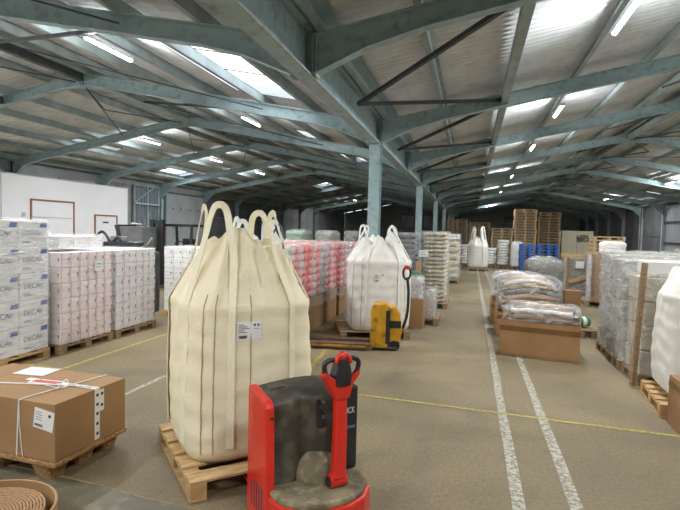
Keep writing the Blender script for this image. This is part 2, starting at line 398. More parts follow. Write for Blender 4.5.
b = MB().box(0, -.1, 0, .12, -.02, 3.35).box(0, 3.42, 0, .12, 3.5, 3.35); b.build('door_frame', M_teal_dark, d4)
# partition with two doors
pa = struct('wall_partition', MB().box(-13.75, .5, 0, -13.62, 18.0, 3.12), M_partition)
pa2 = struct('trim_1', MB().box(-13.77, .5, 3.12, -13.60, 18.02, 3.15), M_cladding)
def framed_door(nm, y0, y1, zt):
    d = tag(thing(nm, None, None, (-13.62, y0, 0)), kind='structure')
    W = y1-y0; t = .05
    MB().box(0, 0, 0, .04, t, zt).box(0, W-t, 0, .04, W, zt).box(0, t, zt-t, .04, W-t, zt).build('door_frame', M_doorframe, d)
    MB().box(0, t, .01, .015, W-t, zt-t).build('door_leaf', M_partition, d)
    return d
dd = framed_door('door_1', 13.25, 15.1, 2.42); MB().box(.015, .05, 1.82, .03, 1.8, 1.85).build('door_seam', M_cladding, dd)
dd = framed_door('door_2', 16.1, 17.35, 2.02); MB().box(.015, .45, 1.7, .02, .75, 1.76).build('door_sign', M_dark_print, dd)
for yy in (4.5, 8.5, 12.2): MB().box(-.005, 0, 0, .008, .03, 3.1).build('panel_joint', M_cladding, pa, (-13.61, yy, .01))
tag(MB().box(0, 0, 0, .05, .09, .12).build('light_switch', M_cladding, None, (-13.62, 12.95, 1.85)), 'small pale switch box on the white partition beside the brown-framed doors', 'switch')
# right wall: pale cladding up to Y=33, then dark panels
rw = wr
for k in range(0, 8):
    ya, yb = Y0+S*k+.12, Y0+S*(k+1)-.12
    b = MB(); yy = ya
    while yy < yb-.1:
        b.prism([(10.84, yy), (10.79, yy+.03), (10.79, yy+.15), (10.84, yy+.18)], .02, 3.5, axis='Z'); yy += .21
    b.build('cladding_bay', M_cladding, rw)
    for z in (1.38, 2.55): MB().box(10.69, ya, z-.05, 10.78, yb, z+.05).build('sheeting_rail', M_brace, rw)
for k in range(8, 14):
    ya, yb = Y0+S*k+.14, Y0+S*(k+1)-.14
    for (h0, h1) in ((.05, 1.7), (1.74, 3.4)):
        for j in range(2):
            st = (yb-ya)/2; MB().box(-.03, .02, 0, .03, st-.02, h1-h0).build('wall_panel', M_walldark, rw, (10.83, ya+j*st, h0))

# ---------------------------------------------------------------- roof
ceil = tag(thing('ceiling', None, None), kind='structure')
SW, SLn = 1.0, 2.135                          # one sheet: 1 m wide, a third of the slope long
ang = math.atan(SL)
def sheet_mesh(w, name):
    b = MB(); n = int(round(w/.146))*4; pitch = w/(n/4)
    def fn(u, v):
        y = u*w; return (v*SLn, y, .032*math.sin(2*PI*y/pitch))
    b.grid(fn, n, 1)
    def fn2(u, v):
        y = u*w; return (v*SLn, y, .032*math.sin(2*PI*y/pitch)+.008)
    me = b.mesh(name, M_sheet, smooth=True); return me
sm = sheet_mesh(SW+.03, 'roof_sheet')
slopes = [(XE, XL, 'LL', 1), (XV, XL, 'VL', -1), (XV, XR, 'VR', 1), (XO, XR, 'RR', -1)]
# rooflights as (slope, y0, y1, dx0, dx1) measured from the eave or valley side
LIGHTS = [('VL', 5.98, 8.98, 1.28, 2.75), ('LL', 18.98, 20.98, .85, 1.85), ('VL', 12.98, 13.98, 2.2, 3.0), ('VL', 16.98, 17.98, 1.9, 2.8), ('RR', 29.98, 31.98, .6, 2.1), ('VL', 36.98, 38.98, .9, 2.1), ('LL', 30.98, 32.98, 4.3, 5.3), ('VL', 6.98, 7.98, 4.35, 4.75), ('LL', 12.98, 14.98, 2.25, 2.5)]
stuffb = MB(); cnt = 0
nY = int((YF-YB)/SW)
for (xa, xb, key, sg) in slopes:
    for i in range(nY+1):
        yy = YB + i*SW
        for r in range(3):
            cut = [L for L in LIGHTS if L[0] == key and L[1] < yy+SW-.01 and L[2] > yy+.01]
            x0 = xa+sg*r*(SLn-.07)*math.cos(ang)-sg*.06; z0 = zroof(xa)+abs(x0-xa)*SL*(1 if r else -1)+.03-.006*(2-r) + .03
            near = 0 < yy < 24.2
            rot = (0, -ang, 0) if sg == 1 else (0, -(PI-ang), 0)
            spans = [(0, SLn)]
            for L in cut:
                a0 = (L[3]-abs(x0-xa)*(1 if r else -1))/math.cos(ang); a1 = (L[4]-abs(x0-xa)*(1 if r else -1))/math.cos(ang)
                ns = []
                for (p, q) in spans:
                    if a1 <= p or a0 >= q: ns.append((p, q)); continue
                    if a0 > p+.02: ns.append((p, a0))
                    if a1 < q-.02: ns.append((a1, q))
                spans = ns
            for (p, q) in spans:
                full = (p, q) == (0, SLn)
                if full and near:
                    o = link('roof_sheet', sm, ceil, (x0, yy, z0), rot=rot if sg == 1 else (0, -ang, PI)); 
                    if sg == -1: o.location.y = yy+SW+.03
                else:
                    n = 28
                    k0 = len(stuffb.v)
                    for vv in (p, q):
                        for u in range(n+1):
                            yv = u/n*(SW+.03)
                            stuffb.v.append(Vector((x0+sg*vv*math.cos(ang), yy+yv, z0+vv*math.sin(ang)+.032*math.sin(2*PI*yv*7/(SW+.03)))))
                    for u in range(n): stuffb.f.append([k0+u, k0+u+1, k0+n+2+u, k0+n+1+u])
st = stuffb.build('roof_sheeting', M_sheet, ceil, smooth=True); st['kind'] = 'stuff'
# outer skin so that no daylight leaks past the laps
sk = MB()
for (xa, xb, key, sg) in slopes:
    ys = [YB-.3, YF+.3]; L_ = sorted([L for L in LIGHTS if L[0] == key], key=lambda L: L[1])
    cuts = sorted(set([YB-.3, YF+.3]+[v for L in L_ for v in (L[1], L[2])]))
    for ya, yb in zip(cuts[:-1], cuts[1:]):
        ho = [L for L in L_ if L[1] <= ya+.001 and L[2] >= yb-.001]
        sp = [(-.45 if key in ('LL', 'RR') else -.1, 6.3)]
        for L in ho:
            sp = [t for (p, q) in sp for t in ((p, L[3]), (L[4], q)) if t[1]-t[0] > .01 and t[0] >= p and t[1] <= q]
        for (p, q) in sp:
            k0 = len(sk.v)
            for (dx, y) in ((p, ya), (q, ya), (q, yb), (p, yb)): sk.v.append(Vector((xa+sg*dx, y, zroof(xa)+.1+SL*dx)))
            for v in list(sk.v[k0:k0+4]): sk.v.append(v+Vector((0, 0, .03)))
            for q_ in ((0, 1, 2, 3), (7, 6, 5, 4), (0, 4, 5, 1), (1, 5, 6, 2), (2, 6, 7, 3), (3, 7, 4, 0)): sk.f.append([k0+i for i in q_])
sk.build('roof_deck', M_sheet, ceil)
for (key, y0, y1, d0, d1) in LIGHTS:
    xa, sg = {s[2]: (s[0], s[3]) for s in slopes}[key]
    P = lambda dx, y, h=0: Vector((xa+sg*dx, y, zroof(xa)+SL*dx+h))
    rl = MB(); t = .04
    h0, h1 = .0, .17
    for (a, c) in (((d0, y0), (d1, y0)), ((d1, y0), (d1, y1)), ((d1, y1), (d0, y1)), ((d0, y1), (d0, y0))):
        k0 = len(rl.v)
        A = P(a[0], a[1]); B_ = P(c[0], c[1]); nrm = (B_-A).cross(Vector((0, 0, 1))).normalized()*t
        for q in (A, B_, B_+nrm, A+nrm):
            rl.v.append(q+Vector((0, 0, h0)))
        for q in (A, B_, B_+nrm, A+nrm):
            rl.v.append(q+Vector((0, 0, h1)))
        for q_ in ((0, 1, 2, 3), (7, 6, 5, 4), (0, 4, 5, 1), (1, 5, 6, 2), (2, 6, 7, 3), (3, 7, 4, 0)): rl.f.append([k0+i for i in q_])
    fr = rl.build('rooflight_frame', M_cladding, ceil)
    gz = MB(); k0 = 0
    for q in (P(d0, y0, .16), P(d1, y0, .16), P(d1, y1, .16), P(d0, y1, .16)): gz.v.append(q)
    gz.f.append([0, 1, 2, 3]); gz.build('rooflight_pane', M_glaze, fr)
    if d1-d0 > 1:
        gb = MB()
        for tt in (.33, .66):
            y = y0+(y1-y0)*tt; gb.bar(P(d0, y, .12), P(d1, y, .12), .018)
        gb.build('glazing_bar', M_rust, fr)
# purlins
for (xa, xb, key, sg) in slopes:
    for j, dx in enumerate((.2, 1.14, 2.17, 3.25, 4.3, 5.35, 6.05)):
        x = xa+sg*dx; zt = zroof(x); y = YB
        b = MB(); w = .055
        b.box(x-.006, YB, zt-.15, x+.006, YF, zt-.005).box(x-.006, YB, zt-.017, x+w*sg if sg > 0 else x+.006, YF, zt-.005) if sg > 0 else b.box(x-.006, YB, zt-.15, x+.006, YF, zt-.005).box(x-w, YB, zt-.017, x+.006, YF, zt-.005)
        b.box(x-w, YB, zt-.16, x+.006, YF, zt-.148)
        b.build('purlin', M_purlin, ceil)
# struts (deep dark beams along the length) on every slope and at the ridges
for x in (XV+2.15, XL, XR, XE+4.15):
    for k in range(-1, 14):
        y0, y1 = Y0+S*k+.04, Y0+S*(k+1)-.04
        zt = ztop(x)
        if x in (XE+4.15,) and k > 1: continue
        MB().box(x-.055, y0, zt-.17, x+.055, y1, zt-.03).build('strut', M_darkmetal if (x < XV and k <= 1) else M_purlin, ceil)
# frames
def ibeam_x(pts, y, fl=.13):
    """I section rafter in the plane y; pts: (x, zbottom, ztop)"""
    b = MB(); k = len(b.v)
    top = [(x, zt) for (x, zb, zt) in pts]; bot = [(x, zb) for (x, zb, zt) in pts]
    b.prism(top+bot[::-1], y-.006, y+.006)
    for L, dz in ((top, -.014), (bot, .014)):
        for (p, q) in zip(L[:-1], L[1:]):
            k = len(b.v)
            for (x, z) in (p, q):
                for yy in (y-fl/2, y+fl/2):
                    b.v += [Vector((x, yy, z)), Vector((x, yy, z+dz))]
            b.f += [[k, k+2, k+6, k+4], [k+1, k+5, k+7, k+3], [k, k+4, k+5, k+1], [k+2, k+3, k+7, k+6], [k, k+1, k+3, k+2], [k+4, k+6, k+7, k+5]]
    return b
def rafter(xa, xb, y, eave=False, arc=False):
    """from the valley or eave xa up to the ridge xb"""
    sg = 1 if xb > xa else -1; pts = []
    L = abs(xb-xa); D = .22
    ds = [.1, .66, 1.2, 3, 5, L-.45, L] if not eave else [.0, .12, .3, .55, .9, 1.4, 3, 5, L-.45, L]
    for d in ds:
        x = xa+sg*d; zt = ztop(x); zb = zt-D
        if not eave: zb = min(zb, 3.2+ .43*(d-.1)) if d < .7 else zb
        else: zb = min(zb, {0: 2.9, .12: 3.02, .3: 3.2, .55: 3.42}.get(d, 9))
        if d == L: zb -= .05
        if d == L-.45: zb -= .0
        pts.append((x, zb, zt))
    b = ibeam_x(pts, y)
    for d in ([.1, .13, L-.02] if not eave else [L-.02]):
        x = xa+sg*d; zt = ztop(x); b.box(x-.008, y-.06, zt-(.42 if d < 1 else .3), x+.008, y+.06, zt)
    if not eave:     # bolts at the valley joint
        for zz in (3.24, 3.31, 3.38, 3.45, 3.52):
            for yy in (-.04, .04): b.box(xa+sg*.14-.012, y+yy-.01, zz-.01, xa+sg*.14+.012, y+yy+.01, zz+.01)
    return b
for k in range(-2, 15):
    y = Y0+S*k
    if k == -2: y += .2
    if k == 14: y -= .15
    for (xa, xb, e) in ((XV, XL, False), (XV, XR, False), (XE, XL, True), (XO, XR, True)):
        rafter(xa, xb, y, e).build('rafter', M_teal, ceil)
# diagonal braces under the roof
def z_(x, d=.12): return ztop(x)-d
for k in range(0, 13):
    y = Y0+S*k; ym = y+1.97
    for xs in (XV+2.15,):
        MB().bar((XV+.12, ym, 3.40), (xs-.03, y+S-.06, z_(xs)), .05).build('brace', M_brace, ceil)
        MB().bar((XV+.12, ym, 3.40), (xs-.03, y+.06, z_(xs)), .05).build('brace', M_brace, ceil)
    if k < 9:
        MB().bar((XV-2.15, y+.06, z_(XV-2.15)), (XL+.08, ym, z_(XL, .1)), .045).build('brace', M_brace, ceil)
        MB().bar((XV-2.15, y+S-.06, z_(XV-2.15)), (XL+.08, ym, z_(XL, .1)), .02).build('brace', M_brace, ceil)
        MB().bar((XL-.08, y+.1, z_(XL, .2)), (XL-1.07, ym, z_(XL-1.07, .05)), .022).build('brace', M_brace, ceil)
        MB().bar((XL-.08, y+S-.1, z_(XL, .2)), (XL-1.07, ym, z_(XL-1.07, .05)), .022).build('brace', M_brace, ceil)
        MB().bar((XL-.08, y+.1, z_(XL, .2)), (XE+4.15, y+S-.1, z_(XE+4.15, .1)), .018).build('brace', M_brace, ceil)
        MB().bar((XR+.08, y+.1, z_(XR, .2)), (XR+1.1, ym, z_(XR+1.1, .05)), .03).build('brace', M_brace, ceil)
        MB().bar((XR-.08, y+.1, z_(XR, .2)), (XR-1.1, ym, z_(XR-1.1, .05)), .03).build('brace', M_brace, ceil)
        MB().bar((XR+.08, y+S-.1, z_(XR, .2)), (XR+1.1, ym, z_(XR+1.1, .05)), .03).build('brace', M_brace, ceil)
        MB().bar((XR+.1, y+S-.1, z_(XR, .15)), (XR+2.1, ym, z_(XR+2.1, .05)), .02).build('brace', M_brace, ceil)
# bare conduit and wiring on the near bay
cw = MB(); cw.tube([(-1.35, 5.2, 3.95), (-1.0, 5.9, 3.98), (-.55, 7.0, 4.0), (-.5, 8.9, 4.0)], .012, 6).build('conduit', M_darkmetal, ceil)

# valley beam along the line of columns
vb = thing('valley_beam', 'deep grey-green steel valley beam running along over the row of columns', 'beam', (XV, YB, 0))
b = MB(); LY = YF-YB
b.box(-.008, 0, 3.2, .008, LY, 3.66).box(-.09, 0, 3.19, .09, LY, 3.21).box(-.09, 0, 3.64, .09, LY, 3.66)
b.build('girder', M_teal, vb)
MB().prism([(-.3, 3.78), (-.26, 3.78), (-.13, 3.67), (.13, 3.67), (.26, 3.78), (.3, 3.78), (.15, 3.655), (-.15, 3.655)], 0, LY).build('gutter', M_teal_dark, vb)
stf = MB()
for k in range(0, 16):
    stf.box(-.085, k*S-.006, 3.21, .085, k*S+.006, 3.64)
stf.build('stiffener', M_teal, vb)
# columns
colp = None
cl_lab = ['hidden', 'pale teal steel column nearest the camera, behind the white bulk bag', 'second teal steel column, rising above the dull straw-coloured wrapped load', 'third teal steel column of the central row, between the second and the slim far ones', 'fourth teal steel column of the central row', 'fifth teal steel column of the central row, slim and far', 'farthest teal steel column in the central row']
def column(loc, label, h=3.19, d=.24, w=.19, group='central row of teal columns'):
    t = thing('steel_column', label, 'column', loc, 0, group)
    MB().box(-w/2, -d/2, .012, w/2, -d/2+.014, h).box(-w/2, d/2-.014, .012, w/2, d/2, h).box(-.006, -d/2+.014, .012, .006, d/2-.014, h).build('shaft', M_teal, t)
    MB().box(-.16, -.16, 0, .16, .16, .015).build('base_plate', M_teal_dark, t)
    MB().box(-.11, -.15, h-.015, .11, .15, h).build('cap_plate', M_teal, t)
    return t
n = 0
for i, k in enumerate((0, 2, 4, 6, 8, 10, 12)):
    if k == 0: continue
    column((XV, Y0+S*k, 0), cl_lab[i])
wall_cols = []
for side, x in (('left', XE-.02), ('right', XO+.02)):
    for k in range(-1, 14):
        y = Y0+S*k
        o = MB().box(-.1, -.08, 0, -.086, .08, 3.66).box(.086, -.08, 0, .1, .08, 2.9).box(-.086, -.006, 0, .086, .006, 3.66).build('wall_stanchion', M_teal if side == 'left' else M_cladding, wl if side == 'left' else wr, (x, y, 0))

# ---------------------------------------------------------------- battens
def batten(x, y, label, lit=True, L=.95, dz=.23):
    t = thing('light_batten', label, 'lamp', (x, y, zroof(x)-dz), 0, 'strip lights under the roof')
    MB().box(-.045, -L/2, -.05, .045, L/2, 0).build('housing', M_cladding, t, bevel=.006, seg=1)
    b = MB(); b.grid(lambda u, v: (.03*math.cos(PI+PI*u), -L/2+.02+(L-.04)*v, -.05+.03*math.sin(PI+PI*u)), 8, 1)
    b.build('diffuser', M_tube if lit else M_cladding, t)
    if lit:
        ld = bpy.data.lights.new('tube_light', 'AREA'); ld.shape = 'RECTANGLE'; ld.size = .1; ld.size_y = L; ld.energy = LAMP_W; ld.color = (.97, .985, 1.0)
        lo = bpy.data.objects.new('tube_light', ld); C.objects.link(lo); lo.parent = t; lo.location = (0, 0, -.09)
        # side throw that a bare tube gives, lighting the sheets near it
        for sx in (-1, 1):
            l2 = bpy.data.lights.new('tube_light', 'AREA'); l2.shape = 'RECTANGLE'; l2.size = .05; l2.size_y = L; l2.energy = LAMP_W*.22; l2.color = (.97, .985, 1.0)
            o2 = bpy.data.objects.new('tube_light', l2); C.objects.link(o2); o2.parent = t; o2.location = (sx*.06, 0, -.07); o2.rotation_euler = (0, -sx*math.radians(82), 0)
    return t
XA, XB, XC, XD = XV+3.26, XV-3.26, -9.8, 8.0
batten(XA, 6.33, 'lit strip light at the top right, nearest of the right-hand row')
batten(XA, 10.8, 'second lit strip light of the right-hand row')
batten(XA, 15.1, 'third and smallest lit strip light of the right-hand row')
batten(XB, 6.15, 'long bright strip light at the upper left, nearest of the row')
batten(XB, 10.85, 'small lit strip light just right of the big rooflight')
batten(XC, 14.05, 'lit strip light far left, below the ridge of the left bay')
batten(XC, 18.25, 'second lit strip light of the far left row')
batten(XC, 22.6, 'third small lit strip light of the far left row')
batten(XD, 24.2, 'lit strip light at the right edge of the photo')
batten(XC, 43.0, 'small far strip light, lit, in the left bay seen left of the near column')
batten(XD, 34.6, 'far lit strip light in the right bay, above the pale loads')
batten(XA, 45.0, 'tiny far strip light above the distant pallet stacks')
batten(XA, 22.4, 'fourth strip light of the right-hand row, far off above the white bag')
batten(XA, 30.6, 'added fifth strip light of the right-hand row, tiny above the far pallets')  # extra lamp, added to lift the dark far pallets
for (x, y) in ((-12.0, 8.0), (-12.0, 3.8), (XB, 1.0), (XA, 0.6), (XB, -3.4), (XV-.6, -1.2), (XC, 6.4), (XC, 1.4), (XD, 19.8), (XD, 15.3), (XD, 10.8), (XD, 6.3), (XD, 1.9)):  # first two are unseen extras, added to brighten the white partition
    batten(x, y, 'unseen strip light outside the view')

# ================================================================ OBJECTS
# ---------------------------------------------------------------- pallets
def pallet_parts(t, W, D, H=.125, m=M_wood, mb=None, nb=5):
    """deck boards run along local X; W along X, D along Y"""
    mb = mb or m; tb = .018; bh = H-3*tb
    bw = D*.13
    me = MB().box(0, 0, 0, W, bw, tb).mesh('deck_board', m, bevel=.002, seg=1)
    r = random.Random(int(W*97+D*31))
    for i in range(nb):
        y = (D-bw)*i/(nb-1); link('deck_board', me, t, (0, y, H-tb+r.uniform(-.001, .001)))
    me = MB().box(0, 0, 0, .1, D, tb).mesh('stringer_board', m)
    for x in (0, W/2-.05, W-.1): link('stringer_board', me, t, (x, 0, H-2*tb))
    me = MB().box(0, 0, 0, .1, .1, bh).mesh('block', mb, bevel=.002, seg=1)
    for x in (0, W/2-.05, W-.1):
        for y in (0, D/2-.05, D-.1): link('block', me, t, (x, y, tb))
    me = MB().box(0, 0, 0, .1, D, tb).mesh('skid_board', m)
    for x in (0, W/2-.05, W-.1): link('skid_board', me, t, (x, 0, 0))
def pallet(label, loc, rz, W, D, H=.125, m=M_wood, mb=None, group=None, nb=5, name='wooden_pallet'):
    t = thing(name, label, 'pallet', loc, rz, group)
    pallet_parts(t, W, D, H, m, mb, nb); return t

# ---------------------------------------------------------------- bulk bags
def crease(th, z, seed):
    v = 1-abs(noise.noise(Vector((math.cos(th)*2.3+seed, math.sin(th)*2.3, z*1.4+seed*2))))*2
    w = 1-abs(noise.noise(Vector((math.cos(th)*5+seed*3, math.sin(th)*5, z*3.2-seed))))*2
    return v*.65+w*.35
class Bag:
    def __init__(s, W, D, hs, ht, seed, topw=.62, bulge=.05, foot=.86, tuck=.0, lean=(0, 0)):
        s.W, s.D, s.hs, s.ht, s.seed, s.topw, s.bulge, s.foot, s.lean = W, D, hs, ht, seed, topw, bulge, foot, lean
    def pt(s, th, v, off=0):
        """v 0..1 body from floor to shoulder, 1..2 crumpled top"""
        n = 4.2
        if v <= 1:
            z = v*s.hs; e = min(1, v/.09)
            f = s.foot+(1-s.foot)*math.sin(e*PI/2) if v < .09 else 1
            f *= 1+s.bulge*math.sin(PI*min(1, v))**.5*(1-.3*v)+.02*math.exp(-((v-.97)/.04)**2)
            amp = .010+.012*max(0, v-.75)/.25; n = 4.6-1.2*v; dz = 0
        else:
            q = v-1; z = s.hs+(s.ht-s.hs)*q
            f = 1-(1-s.topw)*q; n = 3.4-1.2*q
            amp = .022+.06*min(1, q*1.6); dz = .10*q*noise.noise(Vector((math.cos(th)*2.2, math.sin(th)*2.2, s.seed*5.1)))*1.6
        c, si = math.cos(th), math.sin(th)
        r = (abs(c)**n+abs(si)**n)**(-1/n)
        cr = crease(th, z/s.ht*1.5, s.seed)-.55
        hor = .006*math.sin(z*38+3*noise.noise(Vector((th*1.5, z*2, s.seed))))*(1 if v > .1 else 0)
        k = f+amp*2.2*cr/s.W+hor/s.W
        x = c*r*s.W/2*k; y = si*r*s.D/2*k
        L = math.hypot(x, y)+1e-6
        x += x/L*off; y += y/L*off
        return Vector((x+s.lean[0]*z, y+s.lean[1]*z, z+dz))
    def body(s, nu=120, nv=44, nt=30):
        b = MB(); V = nv+nt
        def fn(u, w):
            j = w*V; v = j/nv if j <= nv else 1+(j-nv)/nt
            return s.pt(u*2*PI, v)
        b.grid(fn, nu, V, closeu=True)
        # floor and gathered top
        k = len(b.v); c0 = Vector((0, 0, 0.0)); b.v.append(c0)
        for i in range(nu): b.f.append([(i+1) % nu, i, k])
        base = V*nu
        rings = [(0.82, .02), (.6, -.02), (.38, -.06), (.2, -.02), (.1, .06)]
        prev = base; top = [b.v[base+i].copy() for i in range(nu)]
        cx = sum((p.x for p in top))/nu; cy = sum((p.y for p in top))/nu; zc = s.ht
        for (f, dz) in rings:
            st = len(b.v)
            for i in range(nu):
                p = top[i]; a = 2*PI*i/nu
                q = Vector((cx+(p.x-cx)*f, cy+(p.y-cy)*f, p.z*f+zc*(1-f)+dz+.11*noise.noise(Vector((p.x*f*7, p.y*f*7, s.seed*2+f*3)))))
                b.v.append(q)
            for i in range(nu): b.f.append([prev+i, prev+(i+1) % nu, st+(i+1) % nu, st+i])
            prev = st
        b.f.append([prev+i for i in range(nu)])
        return b
def catmull(P, n=8):
    P = [Vector(p) for p in P]; out = []
    Q = [P[0]*2-P[1]]+P+[P[-1]*2-P[-2]]
    for i in range(1, len(Q)-2):
        for j in range(n):
            t = j/n; a, b, c, d = Q[i-1], Q[i], Q[i+1], Q[i+2]
            out.append(.5*((2*b)+(-a+c)*t+(2*a-5*b+4*c-d)*t*t+(-a+3*b-3*c+d)*t**3))
    out.append(P[-1]); return out
def bulk_bag(label, loc, rz, bag, m, ms, loops, group=None, seams=True, res=1.0, sw=.06, lab=None):
    t = thing('bulk_bag', label, 'bulk bag', loc, rz, group)
    bag.body(int(120*res), int(44*res), int(30*res)).build('bag_body', m, t, smooth=True)
    for (tha, thb, peak, out) in loops:
        A = [bag.pt(tha, v, .008) for v in (.1, .3, .5, .7, .85, .97)]; B_ = [bag.pt(thb, v, .008) for v in (.97, .85, .7, .5, .3, .1)]
        A2 = bag.pt(tha, 1.12, .02); B2 = bag.pt(thb, 1.12, .02)
        A3 = bag.pt(tha, 1.6, .04); B3 = bag.pt(thb, 1.6, .04)
        pk = Vector(peak); mid = (A3+B3)/2
        dv = (B3-A3); dv.z = 0; dv = dv.normalized()
        wl_ = out
        la = Vector((pk.x, pk.y, pk.z-.055))-dv*wl_; lb = Vector((pk.x, pk.y, pk.z-.055))+dv*wl_
        pts = catmull(A+[A2, A3.lerp(la, .15), la.lerp(A3, .35), la, Vector((pk.x, pk.y, pk.z))-dv*wl_*.45, Vector((pk.x, pk.y, pk.z))+dv*wl_*.45, lb, lb.lerp(B3, .35), B3.lerp(lb, .15), B2]+B_, 5)
        nn = len(pts); cc = Vector((bag.lean[0], bag.lean[1], 0))
        def side(i, pts=pts, dv=dv):
            p = pts[i]; rad = Vector((p.x, p.y, 0)).normalized(); tg = (pts[min(i+1, nn-1)]-pts[max(i-1, 0)]).normalized()
            s_ = tg.cross(rad)
            return s_ if s_.length > .25 else tg.cross(Vector((rad.x, rad.y, .3)))
        MB().ribbon(pts, sw, .007, side).build('lifting_strap', ms, t, smooth=False)
    if seams:
        for th in seams if isinstance(seams, (list, tuple)) else (PI/4, 3*PI/4, 5*PI/4, 7*PI/4):
            MB().tube([bag.pt(th, v/14, .003) for v in range(1, 17)], .004, 5).build('seam', M_seam, t)
    if lab:
        th, v, w, h = lab
        p = bag.pt(th, v, .008); q = bag.pt(th+.02, v, .008); tx = (q-p).normalized(); nrm = tx.cross(Vector((0, 0, 1)))
        M = Matrix(((tx.x, nrm.x, 0, p.x), (tx.y, nrm.y, 0, p.y), (0, 0, 1, p.z), (0, 0, 0, 1)))
        def lf(u, vv):
            pp = bag.pt(th, v); d = tx*((u-.5)*w); ang2 = math.atan2((pp+d).y/bag.D, (pp+d).x/bag.W)
            q = bag.pt(ang2, v+(vv-.5)*h/bag.hs, .006); return q
        lo = MB().grid(lf, 8, 4).build('label', M_paper, t, smooth=True)
        pr_ = MB()
        def pq(u0, v0, u1, v1):
            k = len(pr_.v)
            for (a, c) in ((u0, v0), (u1, v0), (u1, v1), (u0, v1)):
                pp = bag.pt(th, v); d = tx*((a-.5)*w); ang2 = math.atan2((pp+d).y/bag.D, (pp+d).x/bag.W); pr_.v.append(bag.pt(ang2, v+(c-.5)*h/bag.hs, .0085))
            pr_.f.append([k, k+1, k+2, k+3])
        for i in range(5): pq(.08, .82-.1*i, .3+.12*((i*7) % 3), .85-.1*i)
        for i in range(9): pq(.1+.035*i, .1, .12+.035*i+.006*(i % 3), .26)
        for r in (.1,):
            for (a, c) in ((.68, .75), (.82, .75)): pq(a, c, a+.07, c+.12)
            pq(.68, .6, .9, .62)
        pr_.build('print', M_dark_print, lo)
    return t

# cream bag 1 on its pallet, corner towards the camera
RZ1 = math.radians(44)
P1 = pallet('new pale wooden pallet under the big cream bulk bag', (-1.56, 2.64, .004), RZ1, 1.12, 1.02, m=M_wood, mb=M_wood_b)
ux, uy = Vector((math.cos(RZ1), math.sin(RZ1), 0)), Vector((-math.sin(RZ1), math.cos(RZ1), 0))
c1 = Vector((-1.56, 2.64, 0))+ux*.53+uy*.5
bg1 = Bag(.88, .88, 1.02, 1.40, 1.7, topw=.56, bulge=.045, foot=.93)
a45 = PI/4
bulk_bag('large cream woven bulk bag with four lifting loops, behind the red pallet truck', (c1.x-.09, c1.y+.03, .131), RZ1, bg1, M_bag_cream, M_strap_cream,
         [(3*a45-.30, 3*a45+.30, (-.24, .12, 1.655), .05), (5*a45-.30, 5*a45+.36, (-.21, -.17, 1.665), .055), (7*a45-.34, 7*a45+.32, (.18, -.16, 1.62), .055), (a45-.3, a45+.3, (.2, .18, 1.63), .055)],
         sw=.048, lab=(7*a45-.98, .84, .17, .12), seams=(5*a45+.02, 5*a45+.16, 5*a45+.62, 3*a45, a45))

# white bags behind it
Bw = Bag(.8, .8, 1.0, 1.38, 5.2, topw=.6)
pallet('grey wooden pallet hidden behind the cream bulk bag', (-3.0, 5.22, .0), 0, 1.0, .9, m=M_wood_old)
bulk_bag('white bulk bag mostly hidden behind the cream bag, only its top showing', (-2.52, 5.68, .127), .2, Bw, M_bag_white, M_strap_white,
         [(5*a45-.3, 5*a45+.3, (-.18, -.18, 1.62), .06), (7*a45-.3, 7*a45+.3, (.2, -.18, 1.6), .06), (a45-.3, a45+.3, (.2, .2, 1.6), .06), (3*a45-.3, 3*a45+.3, (-.2, .2, 1.6), .06)], seams=False, res=.7)
dm = MB().ribbon(catmull([(-.12, 0, -.16), (-.06, 0, .02), (0, 0, .1), (.04, 0, .0), (.05, 0, -.18)], 6), .04, .006, lambda i: (0, 1, 0)).build('strap', mat('dark_blue_webbing', (56, 84, 104), (44, 68, 88), scale=20, rough=.7), None, (-2.06, 5.3, 1.6))
tag(dm, 'dark blue strap loop on the white bag behind the cream bag', 'strap')

# bag 2, centre
RZ2 = math.radians(20)
pallet('wooden pallet under the white bulk bag beside the yellow truck', (-1.86, 7.38, .0), RZ2, 1.08, .98, m=M_wood_old, mb=M_wood_old)
c2 = Vector((-1.86, 7.38, 0))+Vector((math.cos(RZ2), math.sin(RZ2), 0))*.53+Vector((-math.sin(RZ2), math.cos(RZ2), 0))*.46
bg2 = Bag(.94, .88, 1.08, 1.38, 3.3, topw=.56, bulge=.03, foot=.93)
bulk_bag('white bulk bag with four thin loops, behind the yellow pallet truck', (c2.x+.1, c2.y, .127), RZ2, bg2, M_bag_white, M_strap_white,
         [(5*a45-.34, 5*a45+.3, (-.29, -.22, 1.60), .05), (7*a45-.3, 7*a45+.34, (.16, -.24, 1.60), .06), (a45-.3, a45+.3, (.26, .2, 1.59), .07), (3*a45-.3, 3*a45+.3, (-.16, .26, 1.6), .06)],
         lab=(6*a45-.1, .76, .17, .14), sw=.035, seams=(5*a45-.1, 6*a45+.5, 7*a45-.1, 6*a45-.6))

